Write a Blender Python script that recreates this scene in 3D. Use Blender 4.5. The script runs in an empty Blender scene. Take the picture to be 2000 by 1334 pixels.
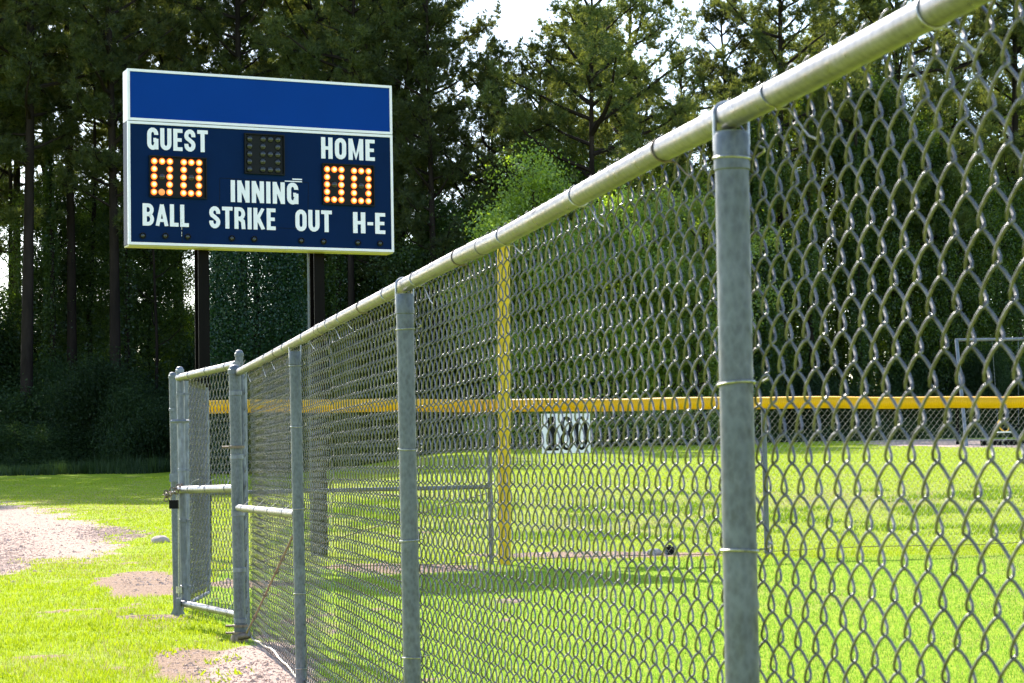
import bpy, math, random
import numpy as np
from mathutils import Vector
R = math.radians
PI = math.pi
C = bpy.context.scene.collection
SC = bpy.context.scene

# ------------------------------------------------------------ camera, sky, sun, exposure
EYE = 1.0
F = 4000.0                       # focal length in pixels of the 2000 px wide frame
PITCH = math.atan(238 / F); ROLL = 0.018
cd = bpy.data.cameras.new('camera'); cam = bpy.data.objects.new('camera', cd); C.objects.link(cam)
cd.sensor_width = 36; cd.lens = 72; cd.clip_end = 5000; cd.clip_start = 0.05
cam.location = (0, 0, EYE)
cam.rotation_mode = 'QUATERNION'
from mathutils import Matrix
CM = Matrix.Rotation(PI / 2 + PITCH, 3, 'X') @ Matrix.Rotation(-ROLL, 3, 'Z')
cam.rotation_quaternion = CM.to_quaternion()
SC.camera = cam
cd.dof.use_dof = True; cd.dof.focus_distance = 15.0; cd.dof.aperture_fstop = 19

SUN = Vector((-3.0, 6.2, 5.3)).normalized()        # towards the sun
SUN_EL = math.asin(SUN.z); SUN_AZ = math.atan2(SUN.x, SUN.y)
w = bpy.data.worlds.new('World'); SC.world = w; w.use_nodes = True
nt = w.node_tree; bg = nt.nodes['Background']
sky = nt.nodes.new('ShaderNodeTexSky'); sky.sky_type = 'NISHITA'; sky.sun_disc = False
sky.sun_elevation = SUN_EL; sky.sun_rotation = SUN_AZ
sky.air_density = 1.0; sky.dust_density = 0.8; sky.ozone_density = 1.0
nt.links.new(sky.outputs[0], bg.inputs[0]); bg.inputs[1].default_value = 0.15
ld = bpy.data.lights.new('sun', 'SUN'); ld.energy = 4.5; ld.angle = R(0.5); ld.color = (1, 0.95, 0.87)
sun = bpy.data.objects.new('sun', ld); C.objects.link(sun)
sun.rotation_mode = 'QUATERNION'; sun.rotation_quaternion = SUN.to_track_quat('Z', 'Y')
SC.view_settings.view_transform = 'Standard'; SC.view_settings.look = 'None'
SC.view_settings.exposure = 1.55; SC.view_settings.gamma = 1
SC.cycles.max_bounces = 7; SC.cycles.diffuse_bounces = 3; SC.cycles.transmission_bounces = 4
SC.cycles.glossy_bounces = 3; SC.cycles.transparent_max_bounces = 8
SC.cycles.sample_clamp_indirect = 6; SC.cycles.caustics_reflective = False

rng = np.random.default_rng(7)

# ------------------------------------------------------------ where things stand
def ray(px, py):
    d = CM @ Vector(((px - 1000) / F, -(py - 667) / F, -1.0))
    return d
def at(px, py, Y):
    d = ray(px, py); t = Y / d.y
    return Vector((d.x * t, Y, EYE + d.z * t))
def sstep(a, b, x):
    t = np.clip((x - a) / (b - a), 0, 1); return t * t * (3 - 2 * t)
def hash2(ix, iy, s):
    h = np.sin(ix * 127.1 + iy * 311.7 + s * 74.7) * 43758.5453
    return h - np.floor(h)
def vnoise(x, y, s=0):
    ix = np.floor(x); iy = np.floor(y); fx = x - ix; fy = y - iy
    fx = fx * fx * (3 - 2 * fx); fy = fy * fy * (3 - 2 * fy)
    a = hash2(ix, iy, s); b = hash2(ix + 1, iy, s); c = hash2(ix, iy + 1, s); d = hash2(ix + 1, iy + 1, s)
    return (a * (1 - fx) + b * fx) * (1 - fy) + (c * (1 - fx) + d * fx) * fy
def fbm(x, y, s=0):
    return (vnoise(x, y, s) * .5 + vnoise(x * 2.1, y * 2.1, s + 1) * .28 + vnoise(x * 4.3, y * 4.3, s + 2) * .22)
def gz(x, y):
    """ground height"""
    x = np.asarray(x, float); y = np.asarray(y, float)
    zr = np.interp(y, [0, 23.2, 25, 30, 50, 88, 200], [0, 0, .12, .50, 1.25, 1.85, 1.95])
    zl = np.interp(y, [0, 24, 49, 70, 88, 200], [0, 0, .47, 1.12, 1.5, 1.7])
    b = sstep(-6.5, -1.0, x)
    z = zl * (1 - b) + zr * b
    near = 1 - sstep(14, 40, y)
    z = z + (fbm(x * .5, y * .5, 3) - .5) * (.02 + .05 * sstep(20, 60, y))
    z = z + (fbm(x * 2.2, y * 2.2, 5) - .5) * .03 * near
    return z
def ground_at(px, py):
    d = ray(px, py); t = 4.0
    while t < 300:
        X = d.x * t; Y = d.y * t; Z = EYE + d.z * t
        if Z <= float(gz(X, Y)): break
        t += .05 + t * .001
    return X, Y
# bare patches, as wedges of ground seen from the fence corner: bearing span, near and far limit (strength, kind 1 gravel, 2 brown earth, 3 pale sand)
PATCH = []
def patch(a0, a1, n0, n1, s, kind, sk=0):
    PATCH.append(((a0 + a1) / 2, (n0 + n1) / 2, (a1 - a0) / 2, (n1 - n0) / 2, s, kind, sk))
patch(-330, 262, 980, 1106, 1.45, 1, .03)
patch(-120, 95, 1040, 1135, .85, 1)
patch(190, 370, 1112, 1166, 1.35, 2)
patch(205, 400, 1197, 1209, .62, 2)
patch(385, 640, 1238, 1400, 1.2, 3)
patch(280, 470, 1238, 1345, .70, 2)
patch(150, 330, 1030, 1062, .66, 1)
patch(560, 1000, 1098, 1118, .95, 2)
patch(900, 1440, 1074, 1090, .95, 2)
patch(600, 700, 1180, 1260, .45, 2)
patch(940, 1040, 1165, 1180, .6, 2)
patch(1670, 2150, 857, 874, 1.4, 3)
patch(330, 620, 1128, 1150, .7, 2)
def bearing(x, y):
    y = np.maximum(y, 1.0); z = gz(x, y); hx = F * x / y; hy = 905 - .018 * hx + F * (EYE - z) / y
    return 1000 + hx + .018 * (hy - 667), hy
def bare_mask(x, y):
    n = fbm(x * 1.3, y * .9, 11) - .5; n2 = fbm(x * 6, y * 4, 12) - .5
    m = np.zeros_like(x); k = np.zeros_like(x); qx, qy = bearing(x, y); ok = y > 5
    for (cx, cy, rx, ry, s, kind, sk) in PATCH:
        d = np.sqrt(((qx - cx) / rx) ** 2 + ((qy - cy - sk * (qx - cx)) / ry) ** 2)
        v = s * (1 - sstep(.35, 1.3, d)) + (n * 1.0 + n2 * .9) * (d < 1.4) * min(1, s)
        v = np.clip(v, 0, 1) * ok; v = sstep(.30, .70, v)
        k = np.where(v > m, kind, k); m = np.maximum(m, v)
    n3 = fbm(x * 2.1 + 5, y * 1.6, 21)
    small = sstep(.72, .80, n3) * (x < 0) * (y < 40) * .8
    k = np.where(small > m, 2, k); m = np.maximum(m, small)
    return m, k

# ------------------------------------------------------------ mesh helpers
class MB:
    def __init__(s): s.v = []; s.q = []; s.t = []; s.qm = []; s.tm = []; s.n = 0
    def add(s, v, q=None, t=None, m=0):
        v = np.asarray(v, float).reshape(-1, 3)
        if q is not None and len(q):
            q = np.asarray(q, int).reshape(-1, 4) + s.n; s.q.append(q); s.qm.append(np.full(len(q), m))
        if t is not None and len(t):
            t = np.asarray(t, int).reshape(-1, 3) + s.n; s.t.append(t); s.tm.append(np.full(len(t), m))
        s.v.append(v); s.n += len(v); return s
    def box(s, lo, hi, m=0, rot=0, org=(0, 0, 0)):
        x0, y0, z0 = lo; x1, y1, z1 = hi
        v = np.array([(x0, y0, z0), (x1, y0, z0), (x1, y1, z0), (x0, y1, z0), (x0, y0, z1), (x1, y0, z1), (x1, y1, z1), (x0, y1, z1)], float)
        if rot:
            c, sn = math.cos(rot), math.sin(rot); v = np.stack([v[:, 0] * c - v[:, 1] * sn, v[:, 0] * sn + v[:, 1] * c, v[:, 2]], 1)
        v += np.array(org, float)
        return s.add(v, [(0, 3, 2, 1), (4, 5, 6, 7), (0, 1, 5, 4), (1, 2, 6, 5), (2, 3, 7, 6), (3, 0, 4, 7)], m=m)
    def tube(s, pts, r, n=10, m=0, cap=True, closed=False):
        v, q, t = tube(pts, r, n, cap, closed); return s.add(v, q, t, m)
    def lathe(s, prof, org, n=20, m=0, axis=2):
        a = np.arange(n) / n * 2 * PI; V = []
        for (r, z) in prof: V.append(np.stack([np.cos(a) * r, np.sin(a) * r, np.full(n, z)], 1))
        V = np.concatenate(V)
        if axis == 1: V = V[:, [0, 2, 1]] * np.array([1, 1, 1])
        V = V + np.array(org, float); Q = []
        for k in range(len(prof) - 1):
            for j in range(n):
                a0 = k * n + j; a1 = k * n + (j + 1) % n
                Q.append((a0, a1, a1 + n, a0 + n))
        return s.add(V, Q, m=m)
    def build(s, name, mats, parent=None, smooth=True, loc=None):
        me = bpy.data.meshes.new(name)
        v = np.concatenate(s.v) if s.v else np.zeros((0, 3))
        q = np.concatenate(s.q) if s.q else np.zeros((0, 4), int)
        t = np.concatenate(s.t) if s.t else np.zeros((0, 3), int)
        nl = q.size + t.size; npoly = len(q) + len(t)
        me.vertices.add(len(v)); me.vertices.foreach_set('co', v.astype(np.float32).ravel())
        me.loops.add(nl); me.loops.foreach_set('vertex_index', np.concatenate([q.ravel(), t.ravel()]).astype(np.int32))
        me.polygons.add(npoly)
        ls = np.concatenate([np.arange(len(q)) * 4, q.size + np.arange(len(t)) * 3]).astype(np.int32)
        me.polygons.foreach_set('loop_start', ls)
        mi = np.concatenate(s.qm + s.tm).astype(np.int32) if npoly else np.zeros(0, np.int32)
        me.polygons.foreach_set('material_index', mi)
        me.polygons.foreach_set('use_smooth', np.full(npoly, smooth))
        if not isinstance(mats, (list, tuple)): mats = [mats]
        for m_ in mats: me.materials.append(m_)
        me.update(calc_edges=True)
        if smooth and npoly < 20000: me.set_sharp_from_angle(angle=R(38))
        o = bpy.data.objects.new(name, me); C.objects.link(o)
        if parent: o.parent = parent
        if loc is not None: o.location = loc
        return o
def tube(pts, r, n=10, cap=True, closed=False):
    P = np.asarray([tuple(p) for p in pts], float); N = len(P)
    rr = np.full(N, r, float) if np.isscalar(r) else np.asarray(r, float)
    if closed: T = np.roll(P, -1, 0) - np.roll(P, 1, 0)
    else:
        T = np.empty_like(P); T[1:-1] = P[2:] - P[:-2]; T[0] = P[1] - P[0]; T[-1] = P[-1] - P[-2]
    T /= np.linalg.norm(T, axis=1)[:, None] + 1e-12
    ref = np.array([0, 0, 1.0]) if abs(T[0, 2]) < .9 else np.array([1.0, 0, 0])
    a = np.cross(T[0], ref); a /= np.linalg.norm(a); A = [a]
    for i in range(1, N):
        a = a - T[i] * a.dot(T[i]); a = a / (np.linalg.norm(a) + 1e-12); A.append(a)
    A = np.array(A); B = np.cross(T, A)
    th = np.arange(n) / n * 2 * PI
    V = P[:, None] + rr[:, None, None] * (np.cos(th)[None, :, None] * A[:, None] + np.sin(th)[None, :, None] * B[:, None])
    V = V.reshape(-1, 3); i = np.arange(N if closed else N - 1)[:, None]; j = np.arange(n)[None]
    i2 = (i + 1) % N
    q = np.stack([i * n + j, i * n + (j + 1) % n, i2 * n + (j + 1) % n, i2 * n + j], -1).reshape(-1, 4)
    t = []
    if cap and not closed:
        V = np.concatenate([V, P[[0, -1]]]); c0 = N * n
        for k in range(n):
            t.append((c0, (k + 1) % n, k)); t.append((c0 + 1, (N - 1) * n + k, (N - 1) * n + (k + 1) % n))
    return V, q, np.array(t, int).reshape(-1, 3)

def tag(o, label=None, cat=None, group=None, kind=None):
    if label: o['label'] = label
    if cat: o['category'] = cat
    if group: o['group'] = group
    if kind: o['kind'] = kind
    return o
def thing(name, label, cat, loc=(0, 0, 0), rz=0, group=None):
    o = bpy.data.objects.new(name, None); C.objects.link(o); o.location = loc; o.rotation_euler = (0, 0, rz)
    o.empty_display_size = .1
    return tag(o, label, cat, group)

# ------------------------------------------------------------ materials
def nodes(name):
    m = bpy.data.materials.new(name); m.use_nodes = True
    t = m.node_tree; b = t.nodes['Principled BSDF']; return m, t, b
def ramp(t, fac, stops):
    r = t.nodes.new('ShaderNodeValToRGB'); e = r.color_ramp.elements
    e[0].position = stops[0][0]; e[0].color = (*stops[0][1], 1); e[1].position = stops[-1][0]; e[1].color = (*stops[-1][1], 1)
    for p, c in stops[1:-1]:
        k = e.new(p); k.color = (*c, 1)
    t.links.new(fac, r.inputs[0]); return r.outputs[0]
def noise(t, scale, detail=4, co='Object', rough=.6, vec=None):
    n = t.nodes.new('ShaderNodeTexNoise'); n.inputs['Scale'].default_value = scale; n.inputs['Detail'].default_value = detail
    n.inputs['Roughness'].default_value = rough
    if vec is None:
        c = t.nodes.new('ShaderNodeTexCoord'); vec = c.outputs[co]
    t.links.new(vec, n.inputs['Vector']); return n.outputs['Fac']
def scaled(t, s, co='Object'):
    c = t.nodes.new('ShaderNodeTexCoord'); m = t.nodes.new('ShaderNodeMapping'); m.inputs['Scale'].default_value = s
    t.links.new(c.outputs[co], m.inputs[0]); return m.outputs[0]
def bump(t, b, h, strength=.3, dist=.01):
    n = t.nodes.new('ShaderNodeBump'); n.inputs['Strength'].default_value = strength; n.inputs['Distance'].default_value = dist
    t.links.new(h, n.inputs['Height']); t.links.new(n.outputs[0], b.inputs['Normal'])
def paint(name, c, rough=.5, metal=0, var=.15, scale=8, bmp=0, spec=.5, c2=None, stretch=(1, 1, 1)):
    m, t, b = nodes(name)
    f = noise(t, scale, 6, vec=scaled(t, stretch))
    d = c2 or tuple(x * (1 - var) for x in c); u = tuple(min(1, x * (1 + var)) for x in c)
    t.links.new(ramp(t, f, [(.3, d), (.7, u)]), b.inputs['Base Color'])
    b.inputs['Roughness'].default_value = rough; b.inputs['Metallic'].default_value = metal
    b.inputs['Specular IOR Level'].default_value = spec
    if bmp: bump(t, b, noise(t, scale * 4), bmp, .004)
    return m
def galv(name, base=(.30, .34, .37), rough=.42, metal=.7, vs=22, stretch=(1, 1, .35), dirt=.5):
    m, t, b = nodes(name)
    vec = scaled(t, stretch)
    vo = t.nodes.new('ShaderNodeTexVoronoi'); vo.inputs['Scale'].default_value = vs * 2; t.links.new(vec, vo.inputs['Vector'])
    n1 = noise(t, vs, 8, vec=vec, rough=.7); n2 = noise(t, 4.5, 7, rough=.7)
    mix = t.nodes.new('ShaderNodeMath'); mix.operation = 'MULTIPLY_ADD'; mix.inputs[1].default_value = .28
    t.links.new(vo.outputs['Distance'], mix.inputs[0]); t.links.new(n1, mix.inputs[2])
    lo = tuple(x * .74 for x in base); hi = tuple(min(1, x * 1.4) for x in base)
    col = ramp(t, mix.outputs[0], [(.42, lo), (.58, base), (.76, hi)])
    mx = t.nodes.new('ShaderNodeMixRGB'); mx.blend_type = 'MULTIPLY'; mx.inputs[0].default_value = dirt
    t.links.new(col, mx.inputs[1]); t.links.new(ramp(t, n2, [(.40, (.45, .47, .46)), (.56, (1, 1, 1)), (.68, (1.35, 1.35, 1.4))]), mx.inputs[2])
    n3 = noise(t, 9, 6, vec=scaled(t, (3, 3, .5)), rough=.75)
    st = t.nodes.new('ShaderNodeMixRGB'); t.links.new(ramp(t, n3, [(.66, (0, 0, 0)), (.74, (.55, .55, .55))]), st.inputs[0])
    t.links.new(mx.outputs[0], st.inputs[1]); st.inputs[2].default_value = (.10, .075, .06, 1)
    t.links.new(st.outputs[0], b.inputs['Base Color'])
    b.inputs['Metallic'].default_value = metal
    t.links.new(ramp(t, n1, [(.35, (rough * .7,) * 3), (.65, (rough * 1.45,) * 3)]), b.inputs['Roughness'])
    bump(t, b, n1, .25, .002)
    return m
def leaf(name, dark, light, trans=.4, tcol=None, gloss=.06, rough=.5, big=.25, vary=True):
    m = bpy.data.materials.new(name); m.use_nodes = True; t = m.node_tree
    for n in list(t.nodes): t.nodes.remove(n)
    out = t.nodes.new('ShaderNodeOutputMaterial')
    g = t.nodes.new('ShaderNodeNewGeometry')
    n2 = noise(t, big, 2)
    ad = t.nodes.new('ShaderNodeMath'); ad.operation = 'ADD'; t.links.new(g.outputs['Random Per Island'], ad.inputs[0]); t.links.new(n2, ad.inputs[1])
    hf = t.nodes.new('ShaderNodeMath'); hf.operation = 'MULTIPLY'; hf.inputs[1].default_value = .5; t.links.new(ad.outputs[0], hf.inputs[0])
    col = ramp(t, hf.outputs[0], [(.2, dark), (.8, light)])
    oi = t.nodes.new('ShaderNodeObjectInfo'); mr = t.nodes.new('ShaderNodeMapRange'); mr.inputs[3].default_value = .7; mr.inputs[4].default_value = 1.5
    t.links.new(oi.outputs['Random'], mr.inputs[0]); vm = t.nodes.new('ShaderNodeVectorMath'); vm.operation = 'SCALE'
    t.links.new(col, vm.inputs[0])
    if vary: t.links.new(mr.outputs[0], vm.inputs['Scale'])
    else: vm.inputs['Scale'].default_value = 1
    col = vm.outputs[0]
    d = t.nodes.new('ShaderNodeBsdfDiffuse'); t.links.new(col, d.inputs[0])
    tr = t.nodes.new('ShaderNodeBsdfTranslucent')
    if tcol:
        mm = t.nodes.new('ShaderNodeMixRGB'); mm.blend_type = 'MULTIPLY'; mm.inputs[0].default_value = 1; mm.inputs[2].default_value = (*tcol, 1)
        t.links.new(col, mm.inputs[1]); t.links.new(mm.outputs[0], tr.inputs[0])
    else: t.links.new(col, tr.inputs[0])
    m1 = t.nodes.new('ShaderNodeMixShader'); m1.inputs[0].default_value = trans
    t.links.new(d.outputs[0], m1.inputs[1]); t.links.new(tr.outputs[0], m1.inputs[2])
    if gloss:
        gl = t.nodes.new('ShaderNodeBsdfGlossy'); gl.inputs['Roughness'].default_value = rough; gl.inputs[0].default_value = (.9, .95, 1, 1)
        m2 = t.nodes.new('ShaderNodeMixShader'); m2.inputs[0].default_value = gloss
        t.links.new(m1.outputs[0], m2.inputs[1]); t.links.new(gl.outputs[0], m2.inputs[2]); t.links.new(m2.outputs[0], out.inputs[0])
    else: t.links.new(m1.outputs[0], out.inputs[0])
    return m
def emis(name, c, s):
    m, t, b = nodes(name); b.inputs['Base Color'].default_value = (*c, 1)
    b.inputs['Emission Color'].default_value = (*c, 1); b.inputs['Emission Strength'].default_value = s; return m

M = {}
M['post'] = galv('post_zinc', (.116, .123, .143), .5, .35, 48, (1, 1, .6), dirt=.35)
M['rail'] = galv('rail_zinc', (.160, .150, .162), .36, .45, 26, (.9, 1.6, .9), .4)
M['gate'] = galv('gate_zinc', (.175, .180, .22), .48, .4, dirt=.7)
M['wire'] = galv('wire_zinc', (.140, .130, .127), .33, .55, 60, (1, 1, 1), .5)
M['wire_far'] = paint('weathered_wire', (.24, .24, .22), .5, .5, .2, 30)
M['tie'] = galv('tie_aluminium', (.36, .34, .31), .35, .85, 60, (1, 1, 1), .3)
M['rust'] = paint('rusty_steel', (.20, .15, .115), .6, .6, .4, 40, .3)
M['yellow'] = paint('yellow_plastic', (.74, .38, .004), .45, 0, .08, 3, spec=.2)
M['yellowpole'] = paint('yellow_paint', (.62, .40, .010), .5, 0, .18, 14, .1, spec=.2)
M['black'] = paint('black_plastic', (.005, .005, .006), .5, 0, .3, 20, spec=.1)
M['white'] = paint('white_enamel', (.76, .71, .82), .4, 0, .05, 5)
M['navy'] = paint('navy_paint', (.0006, .012, .058), .5, 0, .10, 2.5, spec=.05)
M['royal'] = paint('royal_blue_paint', (.0004, .034, .235), .5, 0, .05, 1.5, spec=.05)
M['letter'] = paint('white_lettering', (.78, .74, .86), .5, 0, .05, 12)
M['side'] = paint('grey_blue_side', (.030, .034, .075), .5, 0, .2, 8, spec=.1)
M['brown'] = paint('brown_black_steel', (.0045, .0035, .0035), .5, 0, .3, 6, .15, spec=.05, stretch=(1, 1, .3))
M['under'] = paint('grass_bounce_yellow', (.35, .33, .12), .5, .2, .1, 5)  # scoreboard underside, yellow bounce from the grass put into its colour
M['disp'] = paint('display_black', (.006, .0065, .0075), .45, 0, .2, 9, spec=.12)
M['lamp_off'] = paint('unlit_lamp_glass', (.022, .025, .03), .15, 0, .2, 30, spec=.55)
M['lamp_rim'] = emis('lamp_reflector_glow', (1.0, .13, .012), .34)
M['lamp_mid'] = emis('lamp_glass_glow', (1.0, .42, .07), .42)
M['lamp_hot'] = emis('lamp_filament_glow', (1.0, .80, .36), .62)
M['lamp_dim'] = emis('weak_lamp_glow', (.75, .25, .07), .30)
M['bark'] = paint('pine_bark', (.022, .016, .013), .9, 0, .5, 3, .6, spec=.1, stretch=(1, 1, .25))
M['needle'] = leaf('pine_needles', (.032, .056, .020), (.125, .148, .042), .5, (1.7, 1.5, .7), .02, .45, .7)
M['broad'] = leaf('broad_leaves', (.018, .042, .010), (.075, .125, .020), .5, (1.9, 1.8, .5), .03, .42)
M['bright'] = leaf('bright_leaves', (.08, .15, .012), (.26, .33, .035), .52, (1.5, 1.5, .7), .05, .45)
M['lit'] = leaf('sunlit_broad_leaves', (.025, .060, .008), (.12, .18, .02), .55, (1.9, 1.7, .5), .03, .42)  # lighter copy of the broad leaves, sunlight put into the colour
M['ivy'] = leaf('ivy_leaves', (.010, .036, .012), (.034, .085, .027), .35, (1.3, 1.5, .6), .04, .4)
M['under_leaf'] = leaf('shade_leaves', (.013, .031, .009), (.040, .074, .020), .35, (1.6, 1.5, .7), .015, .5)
M['blade'] = leaf('grass_blades', (.15, .225, .008), (.37, .48, .022), .45, (1.3, 1.15, .5), .006, .5, 2.5, False)
M['outer'] = leaf('outfield_blades', (.20, .27, .014), (.42, .47, .030), .42, (1.1, 1.15, .6), .006, .5, 1.2, False)
M['bank'] = leaf('bank_grass_blades', (.10, .17, .012), (.26, .36, .028), .4, (1.1, 1.2, .6), .006, .5, 1.0, False)
M['turf'] = leaf('mown_turf_blades', (.15, .26, .032), (.31, .46, .080), .42, (1.1, 1.15, .6), .006, .5, 1.2, False)
M['straw'] = leaf('dry_grass_blades', (.30, .23, .09), (.46, .38, .17), .35, None, .01, .5, .25, False)
M['stone'] = paint('pink_gravel', (.52, .37, .29), .9, 0, .3, 6, c2=(.34, .22, .16), spec=.1)
M['swing'] = galv('swing_zinc', (.17, .18, .21), .5, .5)

# ground
def ground_mat():
    m, t, b = nodes('lawn_and_earth')
    at_ = t.nodes.new('ShaderNodeAttribute'); at_.attribute_name = 'bare'
    ak = t.nodes.new('ShaderNodeAttribute'); ak.attribute_name = 'sandy'
    ad = t.nodes.new('ShaderNodeAttribute'); ad.attribute_name = 'dry'
    n1 = noise(t, 1.1, 6); n2 = noise(t, 14, 6); n3 = noise(t, 55, 4)
    grass = ramp(t, n2, [(.25, (.13, .19, .008)), (.5, (.25, .33, .014)), (.78, (.33, .39, .03))])
    dry = ramp(t, n2, [(.25, (.15, .17, .03)), (.75, (.36, .33, .11))])
    mx0 = t.nodes.new('ShaderNodeMixRGB'); t.links.new(ad.outputs['Fac'], mx0.inputs[0]); t.links.new(grass, mx0.inputs[1]); t.links.new(dry, mx0.inputs[2])
    earth = ramp(t, n3, [(.25, (.13, .075, .045)), (.5, (.26, .165, .105)), (.8, (.40, .29, .21))])
    sand = ramp(t, n3, [(.25, (.30, .195, .15)), (.5, (.43, .31, .25)), (.75, (.56, .43, .36))])
    mx1 = t.nodes.new('ShaderNodeMixRGB'); t.links.new(ak.outputs['Fac'], mx1.inputs[0]); t.links.new(earth, mx1.inputs[1]); t.links.new(sand, mx1.inputs[2])
    # break the edge with fine noise
    e = t.nodes.new('ShaderNodeMath'); e.operation = 'MULTIPLY_ADD'; e.inputs[1].default_value = .9
    t.links.new(n2, e.inputs[0]); t.links.new(at_.outputs['Fac'], e.inputs[2])
    er = t.nodes.new('ShaderNodeMapRange'); er.inputs[1].default_value = .72; er.inputs[2].default_value = 1.05; t.links.new(e.outputs[0], er.inputs[0])
    mx = t.nodes.new('ShaderNodeMixRGB'); t.links.new(er.outputs[0], mx.inputs[0]); t.links.new(mx0.outputs[0], mx.inputs[1]); t.links.new(mx1.outputs[0], mx.inputs[2])
    t.links.new(mx.outputs[0], b.inputs['Base Color']); b.inputs['Roughness'].default_value = .95; b.inputs['Specular IOR Level'].default_value = .1
    s = t.nodes.new('ShaderNodeMath'); s.operation = 'ADD'; t.links.new(n2, s.inputs[0]); t.links.new(n3, s.inputs[1])
    bump(t, b, s.outputs[0], .7, .03)
    return m
M['ground'] = ground_mat()

def dry_mask(x, y):
    n = fbm(x * .6, y * .35, 31); n2 = fbm(x * 3, y * 2.2, 33)
    d = sstep(.55, .75, n * .6 + n2 * .4)
    band = np.exp(-((y - 28.5 - .1 * x) / 3.2) ** 2) * (x > -4) * .38 * (.5 + n2)
    band2 = np.exp(-((y - 44) / 9) ** 2) * (x < -2) * .45 * (.5 + n2)
    edge = np.exp(-((y - 22) / 3) ** 2) * (x < -2) * .3
    return np.clip(d * .5 + band + band2 + edge, 0, 1)

# ------------------------------------------------------------ ground sheet, grass, gravel
def build_ground():
    xs = np.unique(np.concatenate([np.linspace(-2500, -60, 12), np.linspace(-60, -12, 40), np.linspace(-12, 12, 321), np.linspace(12, 60, 40), np.linspace(60, 2500, 12)]))
    ys = np.unique(np.concatenate([np.linspace(-2500, -20, 8), np.linspace(-20, 7, 12), np.linspace(7, 32, 313), np.linspace(32, 60, 160), np.linspace(60, 130, 70), np.linspace(130, 2500, 14)]))
    X, Y = np.meshgrid(xs, ys); nx, ny = len(xs), len(ys)
    Z = gz(X, Y)
    i = np.arange(ny - 1)[:, None]; j = np.arange(nx - 1)[None]
    q = np.stack([i * nx + j, i * nx + j + 1, (i + 1) * nx + j + 1, (i + 1) * nx + j], -1).reshape(-1, 4)
    mb = MB(); mb.add(np.stack([X.ravel(), Y.ravel(), Z.ravel()], 1), q)
    o = mb.build('ground', M['ground'])
    m, k = bare_mask(X.ravel(), Y.ravel())
    for nm, val in (('bare', m), ('sandy', np.where(k == 2, .15, np.where(k == 3, 1.0, .8))), ('dry', dry_mask(X.ravel(), Y.ravel()))):
        a = o.data.attributes.new(nm, 'FLOAT', 'POINT'); a.data.foreach_set('value', val.astype(np.float32))
    o['kind'] = 'structure'
    return o
build_ground()

def blades(name, x, y, h, wd, mat, lean=.5, label=None):
    n = len(x); z = gz(x, y) - .004
    a = rng.uniform(0, 2 * PI, n); hh = h * rng.uniform(.5, 1.25, n); ww = wd * rng.uniform(.6, 1.3, n)
    la = rng.uniform(0, 2 * PI, n); ll = hh * lean * rng.uniform(0, 1, n)
    dx, dy = np.cos(a) * ww / 2, np.sin(a) * ww / 2
    p0 = np.stack([x - dx, y - dy, z], 1); p1 = np.stack([x + dx, y + dy, z], 1)
    p2 = np.stack([x + np.cos(la) * ll, y + np.sin(la) * ll, z + hh], 1)
    v = np.stack([p0, p1, p2], 1).reshape(-1, 3)
    mb = MB(); mb.add(v, t=np.arange(3 * n).reshape(-1, 3)); o = mb.build(name, mat, smooth=False)
    tag(o, label, 'grass', None, 'stuff'); return o
def fence_x(y): return .3528 - (y - 3.207) * .2215 - .00107 * y
def grass_area(n, y0, y1, side, spread=.31):
    u = rng.uniform(0, 1, n); y = y0 * (y1 / y0) ** u
    half = spread * y + .8; x = rng.uniform(-1, 1, n) * half
    fx = np.where(y < 12, fence_x(y), np.where(y < 15, -1.6 - (y - 12) * .25, -2.35 - (y - 15) * .1))
    k = (x < fx) if side < 0 else (x > fx)
    return x[k], y[k]
def scatter(n, y0, y1, side, h, wd, nm, mat, lab, lean=.5, thin=1.0):
    x, y = grass_area(n, y0, y1, side)
    m, k = bare_mask(x, y); keep = rng.uniform(0, 1, len(x)) > m * thin
    x, y = x[keep], y[keep]; d = dry_mask(x, y)
    dr = rng.uniform(0, 1, len(x)) < d * .55 + .02
    hh = h * ((.50 if side < 0 else .9) + (1.0 if side < 0 else .2) * fbm(x * 2.6, y * 2.0, 41) ** 1.3)
    sc = np.clip(y / 12, .8, 3.2)
    blades(nm, x[~dr], y[~dr], hh[~dr], (wd * sc)[~dr], mat, lean, lab)
    return x[dr], y[dr], hh[dr], (wd * sc)[dr]
a1 = scatter(560000, 8.0, 60, -1, .036, .0060, 'lawn_grass', M['blade'], 'sunlit yellow green grass growing around the gravel outside the fence', .8)
a2 = scatter(230000, 8.0, 20.5, 1, .022, .0075, 'field_turf', M['turf'], 'short smooth mown turf of the ball field inside the fence', .8)
a3 = scatter(230000, 20.5, 60, 1, .026, .0075, 'outfield_grass', M['outer'], 'bright yellow green grass rising beyond the outfield fence', .8)
dd = [np.concatenate([p, q]) for p, q in zip([np.concatenate([p_, q_]) for p_, q_ in zip(a1, a3)], a2)]
xb = rng.uniform(-3, 9, 60000); yb = rng.uniform(24.2, 30.5, 60000); kb = fbm(xb * 1.1, yb * 1.6, 71) > .57; xb, yb = xb[kb], yb[kb]
blades('bank_grass', xb, yb, np.full(len(xb), .055), np.full(len(xb), .018), M['bank'], .7, 'longer tufted grass on the bank beyond the outfield fence')
xb = rng.uniform(-4, -.6, 16000); yb = rng.uniform(8.4, 14, 16000); kb = (fbm(xb * 3.1, yb * 2.6, 73) > .60) & (xb < fence_x(yb) - .1); xb, yb = xb[kb], yb[kb]
blades('clover_tufts', xb, yb, np.full(len(xb), .028), np.full(len(xb), .014), M['blade'], 1.6, 'small broad leaved weeds and clover in the near lawn')
blades('dry_grass', dd[0], dd[1], dd[2], dd[3], M['straw'], 1.0, 'straw coloured dry blades mixed through the lawn')

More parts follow.
